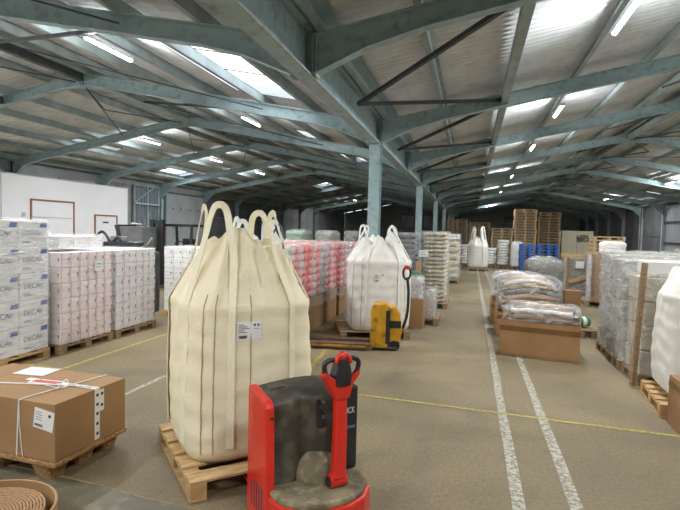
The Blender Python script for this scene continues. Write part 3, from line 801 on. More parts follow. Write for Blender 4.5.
# ---------------------------------------------------------------- carton loads
CART = {}
def carton_mesh(w, d, h, m, bev=.006):
    key = (round(w, 3), round(d, 3), round(h, 3), m.name)
    if key not in CART: CART[key] = MB().box(-w/2, -d/2, 0, w/2, d/2, h).mesh('carton', m, bevel=bev, seg=1)
    return CART[key]
def film_shell(W, D, H, seed, bulge=.01, wr=.012, over=.02, top=True, nu=64, nv=26, z0=0):
    """wrinkled film around a W x D x H block centred on the origin"""
    b = MB()
    def ring(th, z, grow=0):
        c, s_ = math.cos(th), math.sin(th); n = 14
        r = (abs(c)**n+abs(s_)**n)**(-1/n)
        wv = 1-abs(noise.noise(Vector((c*r*2.5+seed, s_*r*2.5, z*9+c*r*2))))*2.4
        ww = wr*max(0, wv)*1.2+wr*.6*noise.noise(Vector((c*6, s_*6+seed, z*6)))
        return Vector((c*r*(W/2+over+ww+grow), s_*r*(D/2+over+ww+grow), z))
    U = [PI/4+2*PI*i/nu for i in range(nu)]
    rows = []
    for j in range(nv+1):
        z = z0+(H+over*.7-z0)*j/nv
        k = len(b.v); rows.append(k)
        for th in U:
            p = ring(th, z); b.v.append(p)
    for j in range(nv):
        for i in range(nu): b.f.append([rows[j]+i, rows[j]+(i+1) % nu, rows[j+1]+(i+1) % nu, rows[j+1]+i])
    if top:
        prev = rows[-1]; last = [b.v[prev+i].copy() for i in range(nu)]
        for f in (.93, .8, .55, .25):
            k = len(b.v)
            for i in range(nu):
                p = last[i]; b.v.append(Vector((p.x*f, p.y*f, p.z+.006+.014*max(0, noise.noise(Vector((p.x*f*7, p.y*f*7, seed)))))))
            for i in range(nu): b.f.append([prev+i, prev+(i+1) % nu, k+(i+1) % nu, k+i])
            prev = k
        b.f.append([prev+i for i in range(nu)])
    return b
def load(label, x0, y0, x1, y1, z0, z1, nx, ny, nz, m, group, fm=None, seed=1, deco=None, name='wrapped_carton_load', cat='wrapped load', jit=.004, rz=0, pal=None, film_top=True, wr=.012, gap=.006):
    W, D, H = x1-x0, y1-y0, z1-z0
    t = thing(name, label, cat, ((x0+x1)/2, (y0+y1)/2, z0), rz, group)
    cw, cdp, ch = W/nx, D/ny, H/nz; r = random.Random(seed)
    me = carton_mesh(cw-gap, cdp-gap, ch-gap*.6, m)
    for k in range(nz):
        for i in range(nx):
            for j in range(ny):
                if 0 < i < nx-1 and 0 < j < ny-1 and k < nz-1: continue
                o = link('carton', me, t, (-W/2+cw*(i+.5)+r.uniform(-jit, jit), -D/2+cdp*(j+.5)+r.uniform(-jit, jit), ch*k), r.uniform(-.008, .008))
                if deco: deco(o, i, j, k, nx, ny, nz, cw, cdp, ch)
    if fm: film_shell(W, D, H, seed, wr=wr, top=film_top, z0=0).build('stretch_wrap', fm, t, smooth=True)
    return t

# DECA load: lettering, blue flash and small print on the aisle face (+X)
def on_face(me, par, loc, m=None, facex=True):
    o = link('print', me, par, loc); o.rotation_euler = (PI/2, 0, PI/2); return o
flash = MB().prism([(0, 0), (.10, .0), (.11, .055), (.02, .055)], 0, .0015, axis='Z').mesh('flash', M_blue_print)
small = MB()
for q in range(3): small.box(0, q*.016, 0, .055-.012*(q % 2), q*.016+.007, .001)
small = small.mesh('print', M_grey_print)
base_l = MB().box(0, 0, 0, .12, .008, .001).box(0, .016, 0, .09, .022, .001).mesh('print', M_grey_print)
def deco_deca(o, i, j, k, nx, ny, nz, cw, cd_, ch):
    if i == nx-1:
        X = cw/2-.001
        on_face(text_mesh('DECA', .088, M_grey_print), o, (X, -cd_/2+.055, ch*.42))
        on_face(small, o, (X, -cd_/2+.275, ch*.44)); on_face(base_l, o, (X, -cd_/2+.055, ch*.15))
        f = link('flash', flash, o, (X, cd_/2-.125, ch-.085)); f.rotation_euler = (PI/2, 0, PI/2)
    if j == 0:
        Y = -cd_/2+.001
        q = link('print', text_mesh('DECA', .088, M_grey_print), o, (-cw/2+.08, Y, ch*.42)); q.rotation_euler = (PI/2, 0, 0)
        f = link('flash', flash, o, (cw/2-.125, Y, ch-.085)); f.rotation_euler = (PI/2, 0, 0)
pallet('wooden pallet under the cartons printed DECA', (-5.93, 3.84, 0), 0, .96, 1.28, m=M_wood, mb=M_wood_b)
load('tall film-wrapped stack of white cartons printed DECA with blue flashes', -5.93, 3.86, -4.99, 5.12, .127, 1.68, 2, 3, 5, M_cardwhite, None, M_film_white, 3, deco_deca, wr=.016)
pallet('wooden pallet of the second DECA stack at the left edge', (-7.1, 3.84, 0), 0, .96, 1.28, m=M_wood)
load('second stack of white DECA cartons, farther from the aisle', -7.1, 3.86, -6.16, 5.12, .127, 1.66, 2, 3, 5, M_cardwhite, None, M_film_white, 5, deco_deca)

# narrow white cartons with red or green marks
def mark_mesh(m): return MB().box(0, 0, 0, .02, .035, .001).box(.004, -.02, 0, .012, -.006, .001).mesh('print', m)
MK = {'r': mark_mesh(M_red_print), 'g': mark_mesh(M_green_print), 'd': mark_mesh(M_grey_print)}
redline = MB().box(0, 0, 0, .005, .185, .001).mesh('print', M_red_print)
def deco_marks(which):
    def f(o, i, j, k, nx, ny, nz, cw, cd_, ch):
        c = which if (i+j+k) % 3 else 'd'
        if i == nx-1:
            q = link('print', MK[c], o, (cw/2-.001, cd_/2-.035, ch*.45)); q.rotation_euler = (PI/2, 0, PI/2)
            if which == 'r' or j % 3 == 1: q = link('print', redline, o, (cw/2-.001, -cd_/2+.012, .003)); q.rotation_euler = (PI/2, 0, PI/2)
        if j == 0:
            q = link('print', MK[c], o, (cw/2-.05, -cd_/2+.001, ch*.45)); q.rotation_euler = (PI/2, 0, 0)
    return f
GW = 'wrapped loads of small white cartons'
pallet('wooden pallet under the nearer load of red-marked cartons', (-5.82, 5.22, 0), 0, .92, .96, m=M_wood_old, group='pallets under the white carton loads')
load('wrapped load of small white cartons with red marks, a half-height layer on top', -5.8, 5.24, -4.92, 6.17, .127, 1.29, 5, 6, 6, M_cardpink, GW, M_film_fine, 7, deco_marks('r'), wr=.008)
pallet('wooden pallet under the farther load of green-marked cartons', (-5.82, 6.24, 0), 0, .92, .96, m=M_wood_old, group='pallets under the white carton loads')
load('wrapped load of small white cartons with green marks, next to the red-marked one', -5.8, 6.26, -4.92, 7.19, .127, 1.29, 5, 6, 6, M_cardwhite, GW, M_film_fine, 9, deco_marks('g'), wr=.008)
load('low wrapped block of white cartons lying on top of the red-marked load', -5.6, 5.35, -5.06, 6.15, 1.325, 1.49, 1, 3, 1, M_cardwhite, None, M_film_white, 11, name='carton_block', cat='cartons')
lb = thing('paper_label', 'white paper label on the wrapped red-marked carton load', 'label', (-4.884, 5.86, 1.09)); MB().box(0, -.07, -.07, .003, .07, .07).build('sheet', M_paper, lb); MB().box(.003, -.05, .02, .004, .04, .03).box(.003, -.05, -.02, .004, .02, -.01).build('print', M_grey_print, lb)
pallet('wooden pallet under the white carton load behind the cream bag', (-5.4, 8.1, 0), 0, .98, .9, m=M_wood, mb=M_wood_b)
load('wrapped white carton load seen between the forklift and the cream bag', -5.38, 8.13, -4.44, 8.98, .127, 1.28, 5, 5, 6, M_cardwhite, GW, M_film_fine, 13, deco_marks('d'), wr=.008)

# ---------------------------------------------------------------- big brown box on a moulded pallet (left foreground)
RB = math.radians(-3)
mp_ = thing('moulded_pallet', 'pressed-wood pallet with cone feet under the big brown box', 'pallet', (-2.49, 2.60, 0), RB)
b = MB().box(-1.12, -.01, .105, .01, .64, .135); b.build('deck', M_presswood, mp_, bevel=.008)
for x in (-.13, -.56, -1.0):
    for y in (.09, .32, .55):
        def fn(u, v, x=x, y=y):
            a = 2*PI*u; n = 5; c, s_ = math.cos(a), math.sin(a); r = (abs(c)**n+abs(s_)**n)**(-1/n)*(.062+.03*v); return (x+c*r, y+s_*r, .002+.104*v)
        q = MB().grid(fn, 24, 4, closeu=True); k = len(q.v); q.f.append(list(range(24))[::-1]); q.build('foot', M_presswood, mp_, smooth=False)
bx = thing('cardboard_box', 'large plain brown cardboard box tied with white cord on the moulded pallet', 'box', (-2.49, 2.60, .137), RB)
MB().box(-1.1, 0, 0, 0, .63, .375).build('carton_body', M_card, bx, bevel=.006)
MB().box(-1.1, .315, .3745, 0, .32, .3762).build('flap_joint', M_card_d, bx)
tape = MB().box(-.0, .33, .02, .0022, .375, .376).box(-.62, .33, .375, .0022, .375, .3775).box(0, .375, .21, .0022, .415, .36); tp = tape.build('printed_tape', M_paper, bx)
dt = MB()
for z in (.05, .12, .19, .26, .33): dt.lathe([(0, 0), (.011, 0), (.011, .001), (0, .001)], 10)
dot = MB().lathe([(0, .0), (.012, 0), (.012, .0008), (0, .0008)], 10).mesh('print', M_dark_print)
for i, z in enumerate((.06, .13, .2, .265, .33)):
    o = link('print', dot, tp, (.0026, .3525, z)); o.rotation_euler = (0, PI/2, 0)
for z in (.25, .33):
    o = link('print', dot, tp, (.0026, .395, z)); o.rotation_euler = (0, PI/2, 0)
for i in range(6): link('print', dot, tp, (-.06-.09*i, .3525, .378))
cd1 = MB(); xx = -.30
cd1.tube([(xx-.012, -.003, .005), (xx, -.004, .2), (xx+.01, -.003, .372), (xx+.03, .02, .38), (xx+.06, .2, .381), (xx+.1, .42, .381), (xx+.13, .63, .379)], .0045, 6)
cd1.tube([(xx+.04, -.004, .0), (xx+.015, -.004, .2), (xx+.01, -.003, .372)], .003, 6)
cd1.tube([(-1.1, .12, .382), (-.8, .17, .382), (-.3, .3, .383), (0, .36, .383)], .0045, 6)
cd1.tube(catmull([(-.24, .25, .383), (-.22, .3, .43), (-.17, .27, .40), (-.23, .25, .385), (-.28, .2, .41), (-.33, .24, .385)], 5), .0035, 6)
cd1.build('cord', M_strap_white, bx)
lab = MB().box(0, 0, 0, .16, .0015, .13); lo = lab.build('shipping_label', M_paper, bx, (-.175, -.003, .215)); lo.rotation_euler = (0, .14, 0)
pr_ = MB()
for i in range(4): pr_.box(.012, -.001, .055+.016*i, .07-.01*(i % 2), -.0002, .058+.016*i)
for i in range(12): pr_.box(.012+.0055*i, -.001, .012, .015+.0055*i, -.0002, .03)
pr_.box(.115, -.001, .09, .135, -.0002, .108)
pr_.build('print', M_dark_print, lo)
MB().box(0, 0, 0, .26, .19, .0025).build('document_pouch', M_paper, bx, (-.83, .40, .378), .12)
MB().box(0, 0, 0, .2, .05, .002).build('red_label', M_red_print, bx, (-.53, .30, .3785), .1)
q = MB().box(0, 0, 0, .24, .09, .0015).build('torn_label', M_paper, bx, (-.55, .28, .3765), .1)

# ---------------------------------------------------------------- coiled board roll, bottom left
rl = thing('board_roll', 'coiled roll of brown corrugated board on the floor at the lower left corner', 'roll', (-2.22, 1.86, .004))
def spiral(r0_, r1_, turns, t, h, seg):
    pts = [((r0_+(r1_-r0_)*i/seg)*math.cos(2*PI*turns*i/seg), (r0_+(r1_-r0_)*i/seg)*math.sin(2*PI*turns*i/seg)) for i in range(seg+1)]
    b = MB()
    for i, (x, y) in enumerate(pts):
        r = math.hypot(x, y); nx_, ny_ = x/r, y/r
        b.v += [Vector((x-nx_*t/2, y-ny_*t/2, 0)), Vector((x+nx_*t/2, y+ny_*t/2, 0)), Vector((x+nx_*t/2, y+ny_*t/2, h)), Vector((x-nx_*t/2, y-ny_*t/2, h))]
        if i:
            k = i*4
            for j in range(4): b.f.append([k-4+j, k-4+(j+1) % 4, k+(j+1) % 4, k+j])
    b.f.append([0, 1, 2, 3]); k = len(pts)*4-4; b.f.append([k+3, k+2, k+1, k]); return b
spiral(.04, .285, 17, .011, .242, 420).build('inner_coil', M_card_d, rl, smooth=False)
spiral(.322, .332, 1.03, .012, .26, 90).build('outer_wrap', M_card, rl, smooth=False)

# ---------------------------------------------------------------- red pallet truck
RT = math.radians(44)
tr = thing('pallet_truck', 'red electric pallet truck with dark cover and upright red tiller beside the cream bag', 'pallet truck', (-.845, 2.715, 0), RT); tr.scale = (.95, .95, 1)
# local: x right, y away from the operator (towards the forks), z up
def rounded(w, d, r, n=6):
    pts = []
    for (cx, cy, a0) in ((w/2-r, -d/2+r, -PI/2), (w/2-r, d/2-r, 0), (-w/2+r, d/2-r, PI/2), (-w/2+r, -d/2+r, PI)):
        for i in range(n+1): a = a0+PI/2*i/n; pts.append((cx+r*math.cos(a), cy+r*math.sin(a)))
    return pts
# chassis skirt: red, rounded front
sk_ = [(-.30, .22), (-.31, -.12), (-.29, -.24), (-.2, -.34), (-.08, -.385), (.06, -.385), (.18, -.34), (.28, -.24), (.31, -.12), (.30, .22)]
b = MB(); b.prism(sk_, .03, .235, axis='Z'); b.build('chassis', M_red, tr, bevel=.015)
sk2 = [(x*.95, y*.95 if y < 0 else y) for (x, y) in sk_]
b = MB(); b.prism(sk2, .23, .268, axis='Z'); b.build('step_plate', M_step, tr, bevel=.015)
# swollen dusty shroud around the drive wheel
def shroud(u, v):
    a = PI+PI*u; p = PI/2*v; return (.04+.155*math.cos(a)*math.cos(p)**.5, -.055+.13*math.sin(a)*math.cos(p)**.6, .262+.16*math.sin(p))
b = MB().grid(shroud, 28, 10); b.build('wheel_shroud', M_step, tr, smooth=True)
# main cover: contoured dark plastic body
def cover(u, v):
    # u around the front from left to right, v height
    x = -.265+.53*u
    base = -.04
    ybow = base-.035*math.sin(PI*u)
    # vertical recess between left bulge and right column
    g = math.exp(-((u-.36)/.10)**2); h = math.exp(-((u-.70)/.17)**2)
    ybow += .03*g - .055*h*(1 if v < .95 else .9)
    z = .262+.505*v
    if v > .88: ybow += .09*((v-.88)/.12)**2
    ybow += .02*max(0, .2-v)*-3
    z += -.02*(1-math.sin(PI*u))*v
    return (x, ybow, z)
b = MB(); NU, NV = 44, 26
k = 0
b.grid(cover, NU, NV)
fr0 = [b.v[i].copy() for i in range(len(b.v))]
yb_ = .20
for j in range(NV+1):       # back line
    for i in range(NU+1):
        p = fr0[j*(NU+1)+i]; 
kb = len(b.v)
for j in range(NV+1):
    for i in (0, NU): b.v.append(Vector((fr0[j*(NU+1)+i].x, yb_, fr0[j*(NU+1)+i].z)))
for j in range(NV):
    b.f.append([j*(NU+1), (j+1)*(NU+1), kb+2*(j+1), kb+2*j]); b.f.append([j*(NU+1)+NU, (j+1)*(NU+1)+NU, kb+2*(j+1)+1, kb+2*j+1])
kt = len(b.v)
for i in range(NU+1): p = fr0[NV*(NU+1)+i]; b.v.append(Vector((p.x, yb_, p.z)))
for i in range(NU): b.f.append([NV*(NU+1)+i, NV*(NU+1)+i+1, kt+i+1, kt+i])
for i in range(NU): b.f.append([i, i+1, len(b.v)-1-(NU-i), len(b.v)-1-(NU-i)]) if False else None
kk = len(b.v)
b.v += [Vector((-.265, yb_, .262)), Vector((.265, yb_, .262)), Vector((.265, yb_, .747)), Vector((-.265, yb_, .747))]; b.f.append([kk, kk+1, kk+2, kk+3])
cv = b.build('cover', M_cover, tr, smooth=True)
cv.data.shade_auto_smooth() if hasattr(cv.data, 'shade_auto_smooth') else None
# raised back edge and hinge hump of the cover
MB().box(-.24, .05, .735, -.14, .13, .77).build('cover_latch', M_cover, tr, bevel=.012)
# right-hand flank with lettering
MB().box(.155, -.078, .27, .285, .21, .755).build('side_cover', M_dark, tr, bevel=.018)
tx = link('print', text_mesh('FENWICK', .05, M_paper), tr, (.106, -.0795, .60)); tx.rotation_euler = (PI/2, 0, 0); tx.scale = (.70, 1, 1)
tx = link('print', MB().box(0, 0, 0, .06, .018, .001).mesh('print', M_grey_print), tr, (.205, -.0785, .51)); tx.rotation_euler = (PI/2, 0, 0)
# left red side panel (taller, sloping top)
b = MB(); b.prism([(-.14, .03), (-.10, .3), (-.075, .70), (-.05, .73), (.20, .76), (.22, .74), (.22, .03)], -.315, -.262, axis='X')
sp_ = b.build('side_panel', M_red, tr, bevel=.014)
b = MB()
for i in range(5): b.box(-.3165, -.04+.04*i, .1, -.3145, -.025+.04*i, .25)
b.build('vent_slot', M_darkmetal, tr)
for (y, z) in ((.0, .64), (-.05, .09)): MB().lathe([(0, 0), (.012, 0), (.012, .006), (0, .006)], 12).build('screw', M_dark, tr, (-.28, -.073+y*.3, z)).rotation_euler = (PI/2, 0, 0)
# control panel with rocker and key
b = MB().box(-.035, -.005, -.075, .045, .01, .08); cpn = b.build('control_panel', M_dark, tr, (.03, -.098, .635), bevel=.01); cpn.rotation_euler = (-.15, 0, 0)
for i, (x, z) in enumerate(((-.012, .035), (.018, .035), (.0, -.02), (.025, -.02))): MB().box(x-.01, -.012, z-.011, x+.01, -.004, z+.011).build('switch', M_darkmetal, cpn, bevel=.003)
MB().lathe([(0, .012), (.008, .012), (.011, .004), (.011, 0)], 12).build('charge_gauge', M_greymachine, cpn, (.005, -.005, .062)).rotation_euler = (PI/2, 0, 0)
# tiller: foot, arm, yoke, grip
ta = [(.06, -.235, .315), (.07, -.225, .40), (.085, -.205, .58), (.09, -.19, .72), (.09, -.185, .80)]
pts = catmull(ta, 6); b = MB(); k = 0; n = len(pts)
for i, p in enumerate(pts):
    tt = i/(n-1); w = .044+.012*(1-tt)**2+.01*max(0, tt-.8)*5; d = .034
    for (sx, sy) in ((-1, -1), (1, -1), (1, 1), (-1, 1)): b.v.append(p+Vector((sx*w*.78, sy*d*.8, 0)))
for i in range(n-1):
    for j in range(4): b.f.append([i*4+j, i*4+(j+1) % 4, (i+1)*4+(j+1) % 4, (i+1)*4+j])
b.f.append([0, 1, 2, 3]); b.f.append([n*4-1, n*4-2, n*4-3, n*4-4])
til = b.build('tiller_arm', M_red, tr, smooth=True, bevel=.012)
MB().tube([(.01, -.225, .305), (.115, -.225, .305)], .037, 16).build('tiller_pivot', M_red, til)
MB().tube([(.006, -.225, .305), (.02, -.225, .305)], .029, 16).build('pivot_cap', M_dark, til)
b = MB()   # red yoke flaring out
b.prism([(.045, .74), (.135, .74), (.155, .81), (.20, .865), (.205, .89), (.15, .86), (.09, .85), (.03, .86), (-.025, .90), (-.03, .87), (.005, .81)], -.225, -.16)
b.build('yoke', M_red, til, bevel=.01)
b = MB()   # black head block
b.prism([(.045, .81), (.135, .81), (.145, .87), (.125, .945), (.105, .965), (.075, .965), (.055, .93), (.035, .87)], -.235, -.155)
hd = b.build('tiller_head', M_dark, til, bevel=.012)
for sg in (-1, 1):
    cx = .09
    MB().tube(catmull([(cx+sg*.035, -.195, .84), (cx+sg*.075, -.2, .855), (cx+sg*.105, -.2, .89), (cx+sg*.11, -.2, .935), (cx+sg*.075, -.2, .955), (cx+sg*.03, -.2, .95)], 5), .0145, 10).build('handle', M_dark, hd, smooth=True)
b = MB(); b.grid(lambda u, v: (.09+.032*math.cos(2*PI*u)*math.sin(PI*v), -.2+.03*math.sin(2*PI*u)*math.sin(PI*v), 0.965-.035*math.cos(PI*v)), 16, 10, closeu=True); b.build('reversing_button', M_red, hd, smooth=True)
for sg in (-1, 1): MB().tube(catmull([(.09+sg*.012, -.21, .98), (.09+sg*.035, -.215, .97), (.09+sg*.048, -.22, .935)], 4), .013, 10).build('thumb_rocker', M_red, hd, smooth=True)
# forks
for x in (-.16, .16): MB().prism([(.22, .045), (1.0, .045), (1.12, .03), (1.12, .025), (.22, .02)], x-.06, x+.06, axis='X').build('fork', M_red, tr, (0, 0, .03))
MB().tube([(-.05, .05, .07), (.05, .05, .07)], .068, 20).build('drive_wheel', M_rubber, tr)

# ---------------------------------------------------------------- yellow pallet truck
ty = thing('pallet_truck', 'worn yellow electric pallet truck with low forks, in front of the white bulk bag', 'pallet truck', (-1.08, 7.02, 0), math.radians(8))
# forks point to -x
b = MB(); b.prism([(-.24, .04), (-.24, .56), (-.21, .64), (-.02, .66), (.0, .62), (.0, .04)], -.13, .17); b.build('body', M_yellow, ty, bevel=.02)
b = MB(); b.prism([(.0, .12), (.0, .62), (.11, .60), (.17, .50), (.17, .42), (.20, .3), (.17, .12)], -.1, .15); b.build('drive_cover', M_yellow, ty, bevel=.02)
MB().box(-.03, -.133, .1, .03, -.10, .56).build('dark_panel', M_dark, ty, bevel=.008)
MB().box(.03, -.11, .32, .18, -.09, .42).build('recess', M_dark, ty, bevel=.006)
b = MB(); b.prism([(-.22, .02), (-.22, .06), (.12, .06), (.14, .05), (.13, .02)], -.12, .17); b.build('chassis', M_darkmetal, ty, bevel=.01)
MB().tube([(.1, -.1, .075), (.1, .02, .075)], .07, 18).build('drive_wheel', M_rubber, ty)
arm = MB().tube(catmull([(.19, 0, .25), (.26, 0, .5), (.27, .0, .8), (.25, 0, 1.02)], 6), .02, 8).build('tiller_arm', M_dark, ty, smooth=True)
hd2 = MB(); hd2.grid(lambda u, v: (.24+(.055)*math.cos(2*PI*u)-.0, .0+.0*v, 1.10+.095*math.sin(2*PI*u)), 20, 1, closeu=True)
MB().tube([(.24+.05*math.cos(a), 0, 1.08+.09*math.sin(a)) for a in [2*PI*i/18 for i in range(19)]], .016, 8).build('handle', M_dark, arm, smooth=True)
MB().box(.2, -.02, 1.13, .27, .02, 1.18).build('red_button', M_red, arm, bevel=.008)
for y in (-.13, .17): MB().prism([(-1.22, .055), (-1.1, .035), (-.24, .035), (-.24, .095), (-1.1, .09)], y-.065, y+.065).build('fork', M_rust, ty)
MB().box(-1.05, -.197, .05, -.3, -.195, .075).build('fork_edge', M_yellow, ty)

# ---------------------------------------------------------------- red and white pack loads on cardboard bases
pk = {}
def pack_mesh(m, w, d, h):
    key = (m.name, round(w, 2), round(h, 2))
    if key not in pk:
        b = MB()
        def fn(u, v):
            a = 2*PI*u; p = -PI/2+PI*v; n = 3.2; c, s_ = math.cos(a), math.sin(a); r = (abs(c)**n+abs(s_)**n)**(-1/n)
            cp = math.copysign(abs(math.cos(p))**.55, 1); return (c*r*w/2*cp, s_*r*d/2*cp, h/2+h/2*math.sin(p))
        b.grid(fn, 10, 5, closeu=True); pk[key] = b.mesh('pack', m, smooth=True)
    return pk[key]
def pack_load(label, cx, cy, S_, seed, first='r', h0=.54, top=1.40):
    t = thing('wrapped_pack_load', label, 'wrapped load', (cx, cy, 0), random.Random(seed).uniform(-.03, .03), 'red and white pack loads')
    MB().box(-S_/2, -S_/2, .0, S_/2, S_/2, h0).build('cardboard_base', M_card, t, bevel=.01)
    MB().box(-S_/2-.004, -S_/2-.004, h0*.55, S_/2+.004, S_/2+.004, h0*.62).build('tape_band', M_card_d, t)
    n = 4; w = S_/n; nzz = 7; h = (top-h0)/nzz; r = random.Random(seed)
    for i in range(n):
        for j in range(n):
            if i < n-1 and j > 0 : 
                if i < n-2: continue
            for k in range(nzz):
                if i < n-1 and j > 0 and k < nzz-1: continue
                m = M_redpack if ((i+j) % 2 == (0 if first == 'r' else 1)) else M_whitepack
                link('pack', pack_mesh(m, w*1.02, w*1.02, h*1.08), t, (-S_/2+w*(i+.5)+r.uniform(-.012, .012), -S_/2+w*(j+.5)+r.uniform(-.012, .012), h0+h*k), r.uniform(-.1, .1))
    film_shell(S_, S_, top-.0, seed, wr=.012, over=.012, z0=h0*.72, nu=48, nv=18).build('stretch_wrap', M_film, t, smooth=True)
    return t
labs = ['red and white net packs wrapped on a cardboard base, nearest the cream bag', 'second wrapped load of red and white packs in the row', 'third wrapped load of red and white packs in the row', 'fourth wrapped load of red and white packs in the row', 'fifth wrapped load of red and white packs, partly behind the white bulk bag']
for i in range(5): pack_load(labs[i], -2.87+.012*i, 7.25+.87*i, .80, 20+i, 'r' if i % 2 == 0 else 'w')
labs2 = ['red and white pack load in the second row, seen over the nearest one', 'red and white pack load in the second row, behind the second load', 'red and white pack load in the second row, behind the third load', 'red and white pack load in the second row, far end']
for i in range(4): pack_load(labs2[i], -3.85, 8.2+.9*i, .80, 40+i, 'w')

# ---------------------------------------------------------------- lumpy film bundles
def bundle(name, label, x, y, z0, W, D, H, seed, fm, core=None, group=None, cat='wrapped bundle', rz=0, amp=.07):
    t = thing(name, label, cat, (x, y, z0), rz, group)
    def shell(grow, a_):
        b = MB()
        def fn(u, v):
            a = 2*PI*u; n = 5; c, s_ = math.cos(a), math.sin(a); r = (abs(c)**n+abs(s_)**n)**(-1/n)
            vv = v; f = 1 if vv < .6 else math.cos((vv-.6)/.4*PI/2)**.55
            z = H*(vv/.6*.78) if vv < .6 else H*(.78+.22*math.sin((vv-.6)/.4*PI/2))
            q = 1+a_*(1-abs(noise.noise(Vector((c*2.6+seed, s_*2.6, vv*4+seed))))*2.5)*.5
            z += a_*H*.6*noise.noise(Vector((c*f*2.5+seed*3, s_*f*2.5, seed)))*min(1, vv*2)
            return (c*r*(W/2+grow)*f*q, s_*r*(D/2+grow)*f*q, max(z+grow, .002))
        b.grid(fn, 40, 18, closeu=True); return b
    if core: shell(-.03, amp*.5).build('contents', core, t, smooth=True)
    shell(0, amp).build('film_cover', fm, t, smooth=True)
    return t
for i, (x, y, w, l) in enumerate([(-4.35, 12.6, .56, 'clear-wrapped bundle with greenish contents, leftmost on the far loads'), (-3.68, 13.0, .56, 'clear-wrapped bundle beside the greenish one'), (-3.27, 14.2, .42, 'narrow clear-wrapped bundle left of the near column'), (-2.74, 14.1, .42, 'clear-wrapped bundle half hidden by the near column')]):
    tag(MB().box(-w*.55, -.42, 0, w*.55, .42, 1.18).build('cardboard_base_crate', M_card_d, None, (x, y, 0), bevel=.01), 'brown crate carrying the ' + ['greenish clear bundle', 'bundle beside the greenish one', 'narrow clear bundle', 'clear bundle half behind the column'][i], 'crate')
    bundle('film_bundle', l, x, y, 1.19, w, .7, .46, i+2, M_film_thick, M_green if i == 0 else M_greyload, amp=.1)

# ---------------------------------------------------------------- cardboard and film clutter right of bag 2
pallet('low wooden pallet beside the white bulk bag', (-1.12, 9.1, 0), .0, .62, .8, m=M_wood_old)
t = thing('cardboard_box', 'narrow open brown box with plastic bags, right of the white bulk bag', 'box', (-.88, 9.0, .0), 0)
MB().box(-.17, -.3, .0, .14, .05, .50).build('carton_body', M_card, t, bevel=.006)
bundle('plastic_bag', 'crumpled clear plastic bag with a green rim on the narrow brown box', -.9, 8.88, .505, .3, .32, .40, 4, M_film_thick, M_whitepack, amp=.14)
q = MB().tube([(.11*math.cos(a), .1*math.sin(a), 0) for a in [2*PI*i/16 for i in range(17)]], .018, 6).build('green_ring', M_green, None, (-.93, 8.86, .945)); tag(q, 'green plastic ring on top of the clear bag', 'ring')
bundle('plastic_bag', 'smaller clear plastic bag leaning behind the narrow box', -.66, 9.35, .13, .22, .3, .52, 6, M_film_thick, M_whitepack, amp=.12)

# ---------------------------------------------------------------- straw-coloured and grey loads, centre
def layered(label, x0, y0, x1, y1, z0, z1, n, m, seed, fm, group=None, name='layered_load'):
    z0 += .012; W, D, H = x1-x0-.05, y1-y0-.04, z1-z0; t = thing(name, label, 'wrapped load', ((x0+x1)/2, (y0+y1)/2, z0), 0, group); r = random.Random(seed)
    for k in range(n):
        h = H/n
        def fn(u, v, k=k):
            a = 2*PI*u; nn = 9; c, s_ = math.cos(a), math.sin(a); q = (abs(c)**nn+abs(s_)**nn)**(-1/nn)
            pv = -PI/2+PI*v; cp = abs(math.cos(pv))**.35
            w = .03*noise.noise(Vector((c*5+k, s_*5, seed)))
            return (c*q*(W/2-.01+w)*cp, s_*q*(D/2-.01+w)*cp, h/2+h*.5*math.sin(pv)+.01*noise.noise(Vector((c*4, s_*4, k+seed))))
        MB().grid(fn, 28, 6, closeu=True).build('bale_layer', m, t, (r.uniform(-.01, .01), r.uniform(-.01, .01), h*k), smooth=True)
    if fm: film_shell(W, D, H, seed, wr=.025, over=.015, nu=56, nv=30).build('stretch_wrap', fm, t, smooth=True)
    return t
pallet('wooden pallet under the straw-coloured layered load', (-1.06, 11.15, 0), 0, .62, .95, m=M_wood_old)
layered('tall film-wrapped load of straw-coloured layers at the aisle edge', -1.04, 11.17, -.46, 12.08, .127, 1.66, 17, M_straw, 3, M_film)
pallet('wooden pallet under the grey layered load', (-1.80, 11.15, 0), 0, .66, .95, m=M_wood_old)
layered('dull grey film-wrapped load left of the straw-coloured one', -1.80, 11.17, -1.14, 12.08, .127, 1.62, 13, M_greyload, 5, M_film)
tag(MB().box(0, 0, 0, .11, .05, 1.02).build('timber_post', M_pinkwood, None, (-1.13, 11.02, .0)), 'reddish timber post standing before the straw-coloured load', 'post')
q = thing('paper_label', 'white paper notice on the grey layered load', 'label', (-1.08, 11.13, 1.12)); MB().box(0, 0, 0, .2, .004, .14).build('sheet', M_paper, q); MB().box(.02, -.001, .04, .15, 0, .05).box(.02, -.001, .09, .12, 0, .1).build('print', M_grey_print, q)
pallet('wooden pallet under the far open-fronted load', (-1.15, 17.0, 0), 0, .85, .9, m=M_wood_old)
layered('brown and white wrapped load beyond the straw-coloured one', -1.13, 17.02, -.32, 17.88, .127, 1.42, 6, M_straw, 8, M_film_white)
bundle('film_bundle', 'white film cover sloping over the far brown and white load', -.72, 17.45, 1.445, .8, .86, .2, 3, M_film_thick, M_pack, amp=.05)

